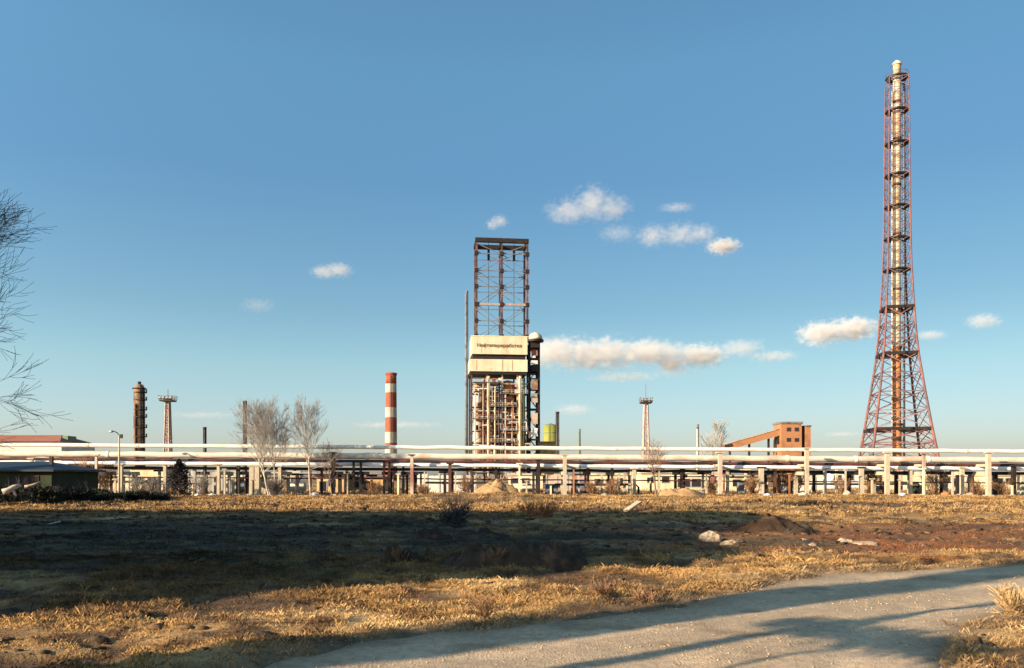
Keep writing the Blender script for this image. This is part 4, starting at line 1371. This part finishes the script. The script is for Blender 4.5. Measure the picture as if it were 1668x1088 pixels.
def conical_shrub():
    y = 79.0
    x = X(292, y)
    g = hz(x, y)
    t = thing('juniper_shrub', (x, y, g), 'dark purplish conical evergreen shrub in front of the pipe rack', 'shrub')
    H, W = Z(749, y) - g, 22.5 * y / F
    rnd = random.Random(5)
    MB().tube([(0, 0, -.2), (.05, 0, H * .6)], [.14, .04], 8).build('trunk', M['bark'], t)
    def fn(r):
        f = r.random() ** .8
        rad = W * (1 - f ** 1.9) ** .75 * (.82 + .3 * noise(np.array([f * 4.0]), np.array([1.0]))[0])
        a, q = r.uniform(0, 6.28), r.random() ** .4
        lump = 1 + .28 * math.sin(a * 3 + f * 9) + .2 * math.sin(a * 7 - f * 17) + .1 * math.sin(a * 13 + f * 31)
        return Vector((rad * q * lump * math.cos(a), rad * q * lump * math.sin(a), f * H + r.gauss(0, .06)))
    leaf_cloud(6500, fn, .075, rnd).build('crown', M['needle'], t)
    return t
conical_shrub()

def g_at(px, y):
    x = X(px, y)
    return (x, y, hz(x, y))

bare_tree('birch_tree', g_at(442, 80), 9.3, 'pale bare birch with several trunks and a broad twiggy crown, left of two birches', 'tree', 11, stems=3, depth=5, split=3, minr=.0085, lean=.12, clear=.34, r0=.10)
bare_tree('birch_tree', g_at(506, 80), 9.4, 'pale bare birch with a narrow pointed crown, right of two birches', 'tree', 12, stems=1, depth=5, split=3, minr=.009, lean=.04, clear=.36, spread=(.25, .6), r0=.11)
bare_tree('young_birch', g_at(541, 82), 5.6, 'small thin bare sapling right of the narrow birch', 'tree', 13, depth=4, split=2, minr=.010, twig='brown_twig', bark='bark')
bare_tree('bare_tree', g_at(1069, 80), 5.2, 'small brown bare tree in front of the rack left of the beige building windows', 'tree', 14, depth=5, split=2, minr=.010, twig='brown_twig', bark='bark', r0=.11, clear=.42, spread=(.35, .8))
bare_tree('poplar_tree', (X(1154, 190), 190, 0), Z(684, 190), 'faint distant bare poplar just left of the conveyor gallery', 'tree', 15, twig='far_twig', bark='far_twig', depth=4, split=4, minr=.03, spread=(.2, .45), clear=.35)
bare_tree('poplar_tree', (X(1166, 200), 200, 0), Z(706, 200), 'small distant bare tree at the foot of the conveyor gallery', 'tree', 16, twig='far_twig', bark='far_twig', depth=4, split=3, minr=.03, spread=(.25, .5), clear=.35)
bare_tree('bare_tree', g_at(-196, 18), 8.9, 'dark bare branching tree at the left edge reaching into the sky', 'tree', 23, stems=1, bark='bark', twig='dark_twig', depth=6, split=4, minr=.0040, clear=.58, spread=(.35, .85), r0=.14, up=.2, bough=(3.3, (1, .1, .12), 1.55))

for i, (px, y, w, h, tw, lf, nl, lab) in enumerate([
    (741, 31.5, 1.35, 1.0, 'dark_twig', 'dark_leaf', 520, 'dark leafless round bush standing alone in the middle of the shaded field'),
    (880, 38, 1.8, .75, 'red_twig', None, 0, 'low russet bush on the sunlit edge of the field below the coking tower'),
    (858, 41, 1.0, .55, 'red_twig', None, 0, 'small russet bush left of the wider russet bush below the coking tower'),
    (1270, 86, 1.6, 2.6, 'brown_twig', None, 0, 'tall brown bare shrub below the left corner of the brick building'),
    (1298, 87, 1.6, 2.8, 'brown_twig', None, 0, 'tall brown bare shrub below the right side of the brick building'),
    (1416, 86, 1.4, 2.9, 'brown_twig', None, 0, 'tall bare shrub below the left leg of the flare tower'),
    (1520, 86, 2.2, 2.4, 'brown_twig', None, 0, 'broad bare shrub right below the right leg of the flare tower'),
    (1372, 84, 1.8, 1.5, 'brown_twig', None, 0, 'low bare shrub between brick building and flare tower'),
    (146, 84, 1.3, 2.9, 'brown_twig', None, 0, 'tall bare brown shrub between the shed and the lamp post'),
    (172, 85, 1.2, 2.4, 'brown_twig', None, 0, 'bare brown shrub just left of the lamp post'),
    (226, 83, 1.8, 1.6, 'twig', None, 0, 'pale dry shrub just right of the lamp post'),
    (252, 83, 1.5, 1.5, 'twig', None, 0, 'pale dry shrub left of the dark conical shrub'),
    (330, 84, 1.4, 1.6, 'twig', None, 0, 'pale dry shrub in front of the grey panel fence'),
    (448, 79, 1.5, 1.6, 'dark_twig', 'dark_leaf', 300, 'small dark shrub at the foot of the broad birch'),
    (610, 83, 1.6, 1.2, 'brown_twig', None, 0, 'low brown shrub left of the striped chimney foot'),
    (690, 80, 1.6, 1.0, 'brown_twig', None, 0, 'low brown shrub right of the striped chimney foot'),
    (760, 84, 1.5, 1.7, 'brown_twig', None, 0, 'brown shrub just left of the golden spoil heap'),
    (1000, 82, 1.8, 1.4, 'brown_twig', None, 0, 'low brown shrub left of the small bare tree'),
    (965, 83, 1.3, 1.2, 'brown_twig', None, 0, 'low brown shrub under the thin green stack'),
    (1160, 84, 1.3, 1.2, 'brown_twig', None, 0, 'low brown shrub left of the tall pinkish support under the gallery'),
    (1222, 84, 1.3, 1.5, 'brown_twig', None, 0, 'low brown shrub under the middle of the conveyor gallery'),
    (1590, 84, 1.5, 1.4, 'brown_twig', None, 0, 'low bare shrub left of the rightmost tall pale support'),
    (1632, 84, 1.4, 1.3, 'brown_twig', None, 0, 'low bare shrub right of the rightmost tall pale support'),
    (1655, 11.6, .5, .34, 'straw_twig', None, 0, 'small straw coloured weed on the road verge at the right edge'),
]):
    x, yy, zz = g_at(px, y)
    shrub('bush' if y < 60 else 'bare_shrub', (x, yy, zz), w, h, lab, 'bush', 100 + i, tw, lf, nl, .05, stems=26 if y > 40 else 34, minr=.006 if y < 60 else .012)

# dark scrub and earth bank at the left
for i, (px, y, w, h, lab) in enumerate([
    (8, 56, 4.5, 1.5, 'dark green bramble clump at the left edge in front of the shed'),
    (62, 55, 4.0, 1.5, 'dark green bramble clump in front of the shed corner'),
    (112, 57, 3.6, 1.25, 'dark bramble clump just right of the shed'),
    (160, 60, 3.2, 1.15, 'dark bramble clump below the tall bare shrub'),
    (208, 63, 3.0, .95, 'dark bramble clump under the lamp post'),
    (250, 66, 2.8, .85, 'dark bramble clump left of the conical shrub foot')]):
    x, yy, zz = g_at(px, y)
    shrub('bramble_clump', (x, yy, zz - .1), w, h, lab, 'bush', 300 + i, 'dark_twig', 'dark_leaf', 2600, .10, stems=24, group='brambles along the left side', minr=.008)

# pieces lying about
def log(name, a, b, r, m, label, cat, fork=None):
    a, b = Vector(a), Vector(b)
    t = thing(name, a, label, cat)
    d = b - a
    rnd = random.Random(int(abs(a.x * 100)))
    MB().tube([d * f + Vector((0, 0, rnd.uniform(-.05, .05))) for f in (0, .3, .6, 1)], [r, r * .9, r * .8, r * .5], 8).build('trunk', M[m], t, True)
    if fork:
        MB().tube([d * .5, d * .5 + Vector(fork) * .6, d * .5 + Vector(fork)], [r * .6, r * .45, r * .2], 6).build('branch', M[m], t, True)
    return t
log('fallen_log', at(4, 802, 52.5), at(34, 789, 53), .2, 'birch', 'pale broken log lying on the dark brambles at the left edge', 'log', (.3, 0, -.5))
log('plank', at(40, 793, 53.5), at(66, 786, 54), .11, 'wood', 'pale plank resting on brambles beside the broken log', 'plank')

def slab(px, py, y, size, rz, tilt, m, name, label, cat):
    p = at(px, py, y)
    o = MB().box((0, 0, 0), size).build(name, M[m])
    bv = o.modifiers.new('bevel', 'BEVEL'); bv.width = .02
    o.location = (p.x, y, hz(p.x, y) + size[2] / 2 + abs(math.sin(tilt)) * size[0] * .4)
    o.rotation_euler = (0, tilt, rz)
    return tag(o, label, cat)
slab(1030, 831, 47.5, (1.35, .42, .12), R(38), R(-24), 'concrete', 'concrete_slab', 'pale concrete slab tilted on the ground below the coking tower right side', 'slab')
slab(88, 862, 33, (.5, .12, .05), R(30), R(-14), 'white_wall', 'board', 'thin pale board lying in the shaded grass at far left', 'board')
rock('boulder', g_at(1155, 24.4), (.64, .5, .52), 'stone', 'large pale boulder on the reddish earth', 'boulder', 3, sub=3)
rock('rubble_stone', g_at(1190, 23.2), (.5, .35, .26), 'stone', 'flat pale stone just right of the large boulder', 'stone', 4, sub=3)
rock('rubble_stone', g_at(1376, 25.0), (.46, .36, .3), 'stone', 'pinkish stone on the reddish earth right of the mound', 'stone', 5, sub=3)
rock('rubble_stone', g_at(1410, 24.0), (.7, .4, .18), 'stone', 'long flat pale stone at the right end of the reddish earth', 'stone', 6, sub=3)
rock('rubble_stone', g_at(1310, 26), (.35, .3, .2), 'stone', 'small whitish grey stone at the foot of the brown mound', 'stone', 8, sub=2)
rock('rubble_stone', g_at(1322, 22.4), (.3, .25, .16), 'stone', 'small whitish stone below the brown mound on red earth', 'stone', 9, sub=2)
rock('rubble_stone', g_at(1417, 11.7), (.10, .08, .07), 'white_wall', 'small white pebble at the road edge, left of three', 'stone', 31, sub=2)
rock('rubble_stone', g_at(1431, 11.6), (.12, .09, .07), 'stone', 'small tan pebble at the road edge, middle of three', 'stone', 32, sub=2)
rock('rubble_stone', g_at(1447, 11.6), (.11, .09, .08), 'bark', 'small brown pebble at the road edge, right of three', 'stone', 33, sub=2)
rock('rubble_stone', g_at(1335, 14.9), (.28, .2, .1), 'stone', 'flat light stone on the far verge of the road', 'stone', 34, sub=2)
def heap(loc, w, d, h, m, label, seed):
    """a tipped heap of clods: lumpy mound with its rim under the ground"""
    nr, na = 26, 56
    V, Fc = [], []
    for i in range(nr + 1):
        for k in range(na):
            f, a = i / nr, 2 * math.pi * k / na
            rr = f * (1 + .35 * (float(noise(np.array([math.cos(a) * 1.5 + seed]), np.array([math.sin(a) * 1.5]))[0]) - .5))
            x, y = rr * w * .62 * math.cos(a), rr * d * .62 * math.sin(a)
            V.append((x, y, f))
    V = np.array(V)
    f = V[:, 2].copy()
    sc = max(w, 1.0)
    n1 = fbm(V[:, 0] / (.36 * sc) + seed * 3, V[:, 1] / (.36 * sc), seed, 3)
    q = min(.13, w * .2)
    n2 = fbm(V[:, 0] / q + seed, V[:, 1] / q, seed + 5, 3)
    V[:, 2] = h * (1 - f ** 2.6) * (.05 + 1.5 * n1) + (n2 - .5) * min(.34, .75 * h) * (1 - f ** 4) - .12 * f ** 3 - .02
    for i in range(nr):
        for k in range(na):
            a, b = i * na + k, i * na + (k + 1) % na
            Fc.append((a, a + na, b + na, b))
    o = np_mesh('soil_heap', V, np.array(Fc), M[m])
    o.location = loc
    return tag(o, label, 'soil heap')
for i, (px, y, w, h, m, lab) in enumerate([
    (1252, 30.5, 3.3, .62, 'mound_soil', 'brown earth mound right of centre beyond the reddish soil'),
    (640, 18.6, .62, .30, 'soil', 'small dark soil heap, left one of a close pair in the shaded field'),
    (664, 18.5, .55, .30, 'soil', 'small dark soil heap, right one of a close pair in the shaded field'),
    (755, 17.8, 1.0, .30, 'soil', 'low dark soil heap at the left end of the long heap row'),
    (800, 17.5, 1.4, .42, 'soil', 'dark soil heap second from the left in the long row'),
    (845, 17.4, 1.4, .40, 'soil', 'dark soil heap in the middle of the long row'),
    (895, 17.3, 1.7, .40, 'soil', 'tallest dark reddish soil heap at the right end of the long row'),
    (935, 17.8, .6, .3, 'soil', 'small soil heap tucked right behind the tallest dark heap'),
    (806, 78, 4.4, 1.5, 'tan_soil', 'golden spoil heap in front of the coking tower base'),
    (1105, 80, 4.0, .9, 'tan_soil', 'low golden spoil heap in front of the beige building'),
    (160, 9.75, .32, .055, 'soil', 'small dark clod of turf in the near grass, nearest of the lone clods at left'),
    (248, 10.9, .34, .07, 'soil', 'flat dark clod of turf in the near grass, farther of the lone clods at left'),
    (430, 10.1, .42, .05, 'soil', 'low dark scrape of earth in the near grass left of the road end'),
    (22, 11.6, .9, .09, 'soil', 'dark broken turf heap at the left edge of the near grass'),
    (986, 13.5, .40, .09, 'soil', 'dark clod beside the road verge, left of two'),
    (1062, 13.5, .34, .10, 'soil', 'dark clod beside the road verge, right of two'),
    (1300, 29.0, 1.2, .25, 'soil', 'low dark debris heap touching the right side of the brown mound'),
    (705, 25.5, 1.2, .3, 'soil', 'low dark soil ridge behind the pair of small heaps'),
    (775, 26.5, 2.2, .28, 'soil', 'long low dark soil ridge below the lone dark bush'),
]):
    xx, yy, zz = g_at(px, y)
    heap((xx, yy, zz), w, w * .62, h, m, lab, 60 + i)
# dead stems sticking out of the dark heaps
for i, (px, y, w, h, lab) in enumerate([(806, 17.2, .4, .36, 'pale dead weed growing out of the dark soil heaps'), (903, 17.0, .28, .2, 'small russet dead weed on the tallest dark soil heap'),
                                        (650, 18.3, .3, .26, 'thin dead weed between the pair of small soil heaps'), (1050, 13.0, .5, .25, 'dark dead weed on the grass close to the road'),
                                        (985, 13.2, .5, .25, 'dark matted weed on the grass left of the weed by the road'), (790, 11.2, .3, .32, 'thin dry weed standing in the near grass below the long heap row')]):
    x, yy, zz = g_at(px, y)
    shrub('dead_weed', (x, yy, zz), w, h, lab, 'weed', 400 + i, 'red_twig' if i == 1 else 'brown_twig', None, 0, stems=14, minr=.004)

rnd = random.Random(9)
def rubble(px, y, s, m, lab, i):
    x, yy, zz = g_at(px, y)
    rock('rubble_block', (x, yy, zz + s * .1), (s * 1.3, s, s * .8), m, lab, 'rubble', 700 + i, sub=1, rough=.18)
for i, (px, s, m, lab) in enumerate([
    (98, .8, 'stone', 'pale rubble block right of the shed'), (128, .7, 'white_wall', 'whitish rubble block at the foot of the stout support by the shed'),
    (180, .8, 'stone', 'tan rubble block left of the lamp post foot'), (212, .6, 'white_wall', 'white rubble block right of the lamp post foot'),
    (322, .6, 'white_wall', 'white rubble block at the foot of the grey panel fence'), (345, .6, 'white_wall', 'white rubble block at the right end of the grey fence'),
    (372, .6, 'stone', 'pale rubble block below the tall black stack'), (512, .8, 'white_wall', 'white rubble block at the narrow birch foot'),
    (775, .9, 'white_wall', 'white rubble block at the left side of the golden spoil heap'), (838, 1.0, 'white_wall', 'large white rubble block right of the golden spoil heap'),
    (985, .7, 'stone', 'pale rubble block left of the small bare tree'), (1140, .8, 'white_wall', 'white rubble block in front of the beige building'),
    (1250, .7, 'white_wall', 'white rubble block under the conveyor gallery end'), (1308, .8, 'white_wall', 'white rubble block at the tallest support foot'),
    (1380, .8, 'pinkish', 'pinkish rubble block between brick building and flare'), (1470, .7, 'white_wall', 'white rubble block under the flare stack'),
    (1540, .9, 'orange', 'reddish rubble block right of the flare tower'), (1580, .8, 'stone', 'tan rubble block near the right edge supports')]):
    rubble(px, 81 + (i % 3) * .8, s, m, lab, i)

# ------------------------------------------------------------------ far scrub line
def far_scrub():
    g_ = np.random.default_rng(3)
    V, Fc = [], []
    n = 5200
    x = g_.uniform(-520, 520, n)
    y = g_.uniform(480, 620, n)
    h = 3.2 * (.4 + fbm(x / 22, y / 60, 4)) * g_.uniform(.3, 1.15, n)
    for i in range(n):
        z = h[i] * g_.uniform(.1, 1)
        s = g_.uniform(.5, 1.3)
        a = g_.uniform(0, 6.28)
        b = len(V)
        dx, dy = math.cos(a) * s, math.sin(a) * s
        V += [(x[i] - dx, y[i] - dy, z - s * .7), (x[i] + dx, y[i] + dy, z - s * .5), (x[i] + dx * .6, y[i] + dy * .6, z + s * .7), (x[i] - dx * .7, y[i] - dy * .7, z + s * .6)]
        Fc.append((b, b + 1, b + 2, b + 3))
    return np_mesh('distant_scrub', np.array(V), np.array(Fc), M['far_bush'])
tag(far_scrub(), kind='stuff')

# ------------------------------------------------------------------ unseen casters left of the frame, mostly added to shade field and road
def shade_building():  # unseen block added, stepped in height to cast the field's shadow
    t = thing('brick_shade_block', (-50, 9, 0), 'long dark unseen brick block added outside the left edge to shade the field', 'building')
    for x0, x1, y0, y1, h in ((-26, 24, 3.0, 11.5, 13.7), (-26, 24, -9.4, 2.99, 11.3)):
        MB().span(x0, x1, y0, y1, -1, h).build('wall', M['brick'], t)
        MB().span(x0 - .3, x1 + .3, y0, y1 + .3 * (y1 > 5), h, h + .25).build('roof', M['grey_steel'], t)
    for k in range(8):
        f = MB().span(24.003, 24.05, -7.8 + k * 2.3, -6.6 + k * 2.3, 2, 4).build('window', M['grey_conc'], t)
        MB().span(24.053, 24.07, -7.7 + k * 2.3, -6.7 + k * 2.3, 2.1, 3.9).build('pane', M['window'], f)
    return t
shade_building()
t_ = thing('brick_shade_shaft', (-20, -2.0, 0), 'square unseen brick shaft added outside the left edge to throw a shadow strip', 'chimney')  # unseen shaft added to cast a shadow strip along the road
MB().span(-.5, .5, -.5, .5, -.5, 11.4).build('shaft', M['brick'], t_)
MB().span(-.6, .6, -.6, .6, 11.4, 11.7).build('cap', M['grey_conc'], t_)
t_ = thing('utility_pole', (-11, 1.3, 0), 'wooden utility pole just outside the left edge of the picture', 'pole')
MB().tube([(0, 0, -.5), (0, 0, 10.3)], [.14, .10], 10).build('pole', M['bark'], t_)
MB().span(-.8, .8, -.06, .06, 9.7, 9.85).build('crossarm', M['bark'], t_)

def dense_shade_tree(loc, h, w, seed, label):  # unseen spruces added to throw shade over field and shed
    rnd = random.Random(seed)
    t = thing('shade_spruce', loc, label, 'tree', 'unseen spruces added outside the left edge for shade')
    MB().tube([(0, 0, -.3), (0, 0, h * .9)], [.22, .05], 8).build('trunk', M['bark'], t)
    def fn(r):
        f = r.random() ** .75
        rad = w * (1 - f) ** .8 * (.8 + .3 * math.sin(f * 40))
        a, q = r.uniform(0, 6.28), r.random() ** .45
        return Vector((rad * q * math.cos(a), rad * q * math.sin(a), h * (.03 + .92 * f)))
    leaf_cloud(5000, fn, .22, rnd).build('crown', M['shade_tree_leaf'], t)
for i, (x, y, h, w, lab) in enumerate([(-66, 35, 17, 3.4, 'tall added shade spruce farther along the row outside the left edge'), (-72, 41, 18.2, 3.6, 'tallest added shade spruce farthest along the row outside the left edge'), (-60, 30.5, 15.4, 3.0, 'added shade spruce in the middle of the row outside the left edge'),
                                       (-78, 38, 17, 3.4, 'added shade spruce standing behind the row outside the left edge'), (-66, 45, 16.5, 3.2, 'added shade spruce at the far end of the row outside the left edge'),
                                       (-29, 25.5, 13.4, 2.2, 'slim added shade spruce at the far corner of the brick block'), (-34, 24.0, 14.6, 2.4, 'second added shade spruce at the far corner of the brick block'),
                                       (-30, 23, 19.4, 2.0, 'very tall narrow added shade spruce just past the brick block corner'), (-27.5, 21.8, 16, 1.6, 'narrow added shade spruce nearest the brick block corner')]):
    dense_shade_tree((x, y, hz(x, y)), h, w, 800 + i, lab)

t_ = thing('shade_tree', (-8.7, 1.7, hz(-8.7, 1.7)), 'unseen flat crowned tree added left behind the viewer to shade the road', 'tree')
MB().tube([(0, 0, -.2), (.05, 0, 2), (0, 0, 4.9)], [.09, .07, .03], 8).build('trunk', M['bark'], t_)
def _shade_crown(r):  # crown flattened and stretched across the sun to shape its road shadow
    a, q = r.uniform(0, 6.28), r.random() ** .5
    u, v = .45 * q * math.cos(a), 1.5 * q * math.sin(a)
    return Vector((.848 * u - .53 * v, .53 * u + .848 * v, 4.8 + r.gauss(0, .10)))
leaf_cloud(1100, _shade_crown, .09, random.Random(77)).build('crown', M['shade_tree_leaf'], t_)

# ------------------------------------------------------------------ clouds
def cloud(px, py, w, h, lobes, dens, label, d=2500.0, seed=0, soft=1.0, namp=1.25):
    import bmesh
    p = at(px, py, d)
    dens *= 1.0 if dens >= .28 else .42
    bm = bmesh.new()
    bmesh.ops.create_icosphere(bm, subdivisions=3, radius=1.12)
    me = bpy.data.meshes.new('cloud')
    bm.to_mesh(me)
    bm.free()
    o = bpy.data.objects.new('cloud', me)
    COL.objects.link(o)
    k = d / F
    sx, sz = w * k / 2, h * k / 2
    sy = (sx + sz) / 2
    o.location, o.scale = p, (sx, sy, sz)
    m = bpy.data.materials.new('cloud_vapour')
    m.use_nodes = True
    n, l = m.node_tree.nodes, m.node_tree.links
    n.remove(n['Principled BSDF'])
    pv = n.new('ShaderNodeVolumePrincipled')
    pv.inputs['Color'].default_value = (.86, .85, .86, 1)
    pv.inputs['Anisotropy'].default_value = -.1
    l.new(pv.outputs[0], n['Material Output'].inputs['Volume'])
    tcn = n.new('ShaderNodeTexCoord')
    best = None
    for (cx, cz, rx, rz_) in lobes:
        mp = n.new('ShaderNodeVectorMath'); mp.operation = 'SUBTRACT'
        mp.inputs[1].default_value = (cx, 0, cz)
        l.new(tcn.outputs['Object'], mp.inputs[0])
        dv = n.new('ShaderNodeVectorMath'); dv.operation = 'DIVIDE'
        dv.inputs[1].default_value = (rx, .75, rz_)
        l.new(mp.outputs[0], dv.inputs[0])
        ln = n.new('ShaderNodeVectorMath'); ln.operation = 'LENGTH'
        l.new(dv.outputs[0], ln.inputs[0])
        s = n.new('ShaderNodeMath'); s.operation = 'SUBTRACT'
        s.inputs[0].default_value = 1.0
        l.new(ln.outputs['Value'], s.inputs[1])
        if best is None:
            best = s
        else:
            b = n.new('ShaderNodeMath'); b.operation = 'SMOOTH_MAX'; b.inputs[2].default_value = .25
            l.new(best.outputs[0], b.inputs[0]); l.new(s.outputs[0], b.inputs[1])
            best = b
    ns = n.new('ShaderNodeVectorMath'); ns.operation = 'MULTIPLY'
    u = 1.0 / max(sz, sx * .35)
    ns.inputs[1].default_value = (sx * u * 1.4, sy * u * 1.4, sz * u * 1.9)
    l.new(tcn.outputs['Object'], ns.inputs[0])
    ad = n.new('ShaderNodeVectorMath'); ad.operation = 'ADD'
    ad.inputs[1].default_value = (seed * 7.3, seed * 3.1, seed * 1.7)
    l.new(ns.outputs[0], ad.inputs[0])
    tx = n.new('ShaderNodeTexNoise')
    tx.inputs['Scale'].default_value, tx.inputs['Detail'].default_value, tx.inputs['Roughness'].default_value = 2.1, 8, .68
    l.new(ad.outputs[0], tx.inputs['Vector'])
    nm = n.new('ShaderNodeMath'); nm.operation = 'MULTIPLY_ADD'
    nm.inputs[1].default_value, nm.inputs[2].default_value = namp * 2, -namp - .12
    l.new(tx.outputs[0], nm.inputs[0])
    sm = n.new('ShaderNodeMath'); sm.operation = 'ADD'
    l.new(best.outputs[0], sm.inputs[0]); l.new(nm.outputs[0], sm.inputs[1])
    mr = n.new('ShaderNodeMapRange')
    mr.inputs[1].default_value, mr.inputs[2].default_value, mr.inputs[3].default_value, mr.inputs[4].default_value = 0, .8 * soft, 0, dens / sy * 13
    l.new(sm.outputs[0], mr.inputs[0])
    # fade to nothing inside the hull
    ll = n.new('ShaderNodeVectorMath'); ll.operation = 'LENGTH'
    l.new(tcn.outputs['Object'], ll.inputs[0])
    fd = n.new('ShaderNodeMapRange')
    fd.inputs[1].default_value, fd.inputs[2].default_value, fd.inputs[3].default_value, fd.inputs[4].default_value = .80, 1.06, 1, 0
    l.new(ll.outputs['Value'], fd.inputs[0])
    mm = n.new('ShaderNodeMath'); mm.operation = 'MULTIPLY'
    l.new(mr.outputs[0], mm.inputs[0]); l.new(fd.outputs[0], mm.inputs[1])
    l.new(mm.outputs[0], pv.inputs['Density'])
    me.materials.append(m)
    return tag(o, label, 'cloud', 'small clouds in the blue sky')
L1 = [(0, 0, .8, .7)]
CLOUDS = [
    (540, 442, 110, 44, [(-.2, -.05, .5, .5), (.2, .1, .5, .6)], .22, 'lone small pale cloud left of the derrick'),
    (811, 362, 56, 38, [(.1, .1, .6, .6), (-.3, -.2, .5, .5)], .14, 'tiny faint cloud just above the derrick top'),
    (957, 340, 170, 86, [(.1, .2, .38, .65), (-.35, -.1, .5, .4), (.45, .0, .45, .4)], .20, 'highest cloud with a peaked top right of the derrick'),
    (1102, 338, 84, 34, [(0, 0, .8, .45)], .12, 'thin faint streak of cloud, rightmost of the high ones'),
    (1006, 380, 96, 46, L1, .07, 'barely visible wisp between the peaked cloud and the larger puffs'),
    (1100, 384, 150, 60, [(-.5, 0, .4, .6), (.1, .05, .5, .6), (.55, .1, .4, .5)], .17, 'broad puffy cloud below the thin streak'),
    (1176, 401, 80, 42, [(.05, 0, .8, .7)], .28, 'small bright cloud at the lower right of the broad puffy cloud'),
    (990, 580, 290, 80, [(-.6, .2, .42, .65), (-.15, .05, .6, .65), (.45, .12, .6, .5), (-.85, -.1, .3, .35)], .28, 'large long cloud low beside the dome of the coking tower'),
    (1018, 614, 150, 32, [(0, 0, .9, .6)], .16, 'flat grey strip of cloud under the large long cloud'),
    (1128, 583, 140, 66, [(.2, .1, .65, .6), (-.5, -.3, .4, .4)], .32, 'bright rounded cloud right of the large long cloud'),
    (1226, 575, 165, 54, [(-.25, .3, .5, .6), (.4, -.2, .55, .35)], .20, 'small peaked cloud trailing off toward the flare tower'),
    (1366, 543, 160, 68, [(-.35, 0, .5, .6), (.3, .2, .55, .6)], .34, 'bright cloud touching the left side of the flare tower'),
    (1516, 546, 74, 26, L1, .18, 'thin small cloud immediately right of the flare tower'),
    (1602, 523, 86, 44, [(0, 0, .75, .65)], .20, 'small grey white cloud near the right edge'),
    (640, 692, 190, 26, [(0, 0, .85, .5)], .13, 'thin grey cloud strip behind the striped chimney'),
    (330, 676, 170, 18, L1, .08, 'thin grey cloud strip near the tall black stack'),
    (936, 667, 92, 32, L1, .12, 'faint pinkish cloud low above the olive tank'),
    (420, 497, 90, 40, L1, .045, 'barely visible wisp in the left sky'),
    (1100, 606, 110, 30, L1, .10, 'grey wisp beneath the bright rounded cloud'),
    (1372, 707, 90, 14, L1, .08, 'thin low cloud streak beside the flare tower foot'),
]
for i, c in enumerate(CLOUDS):
    cloud(*c, seed=i + 1, namp=2.1 if c[2] > 200 else (1.7 if c[2] > 115 else 1.35))
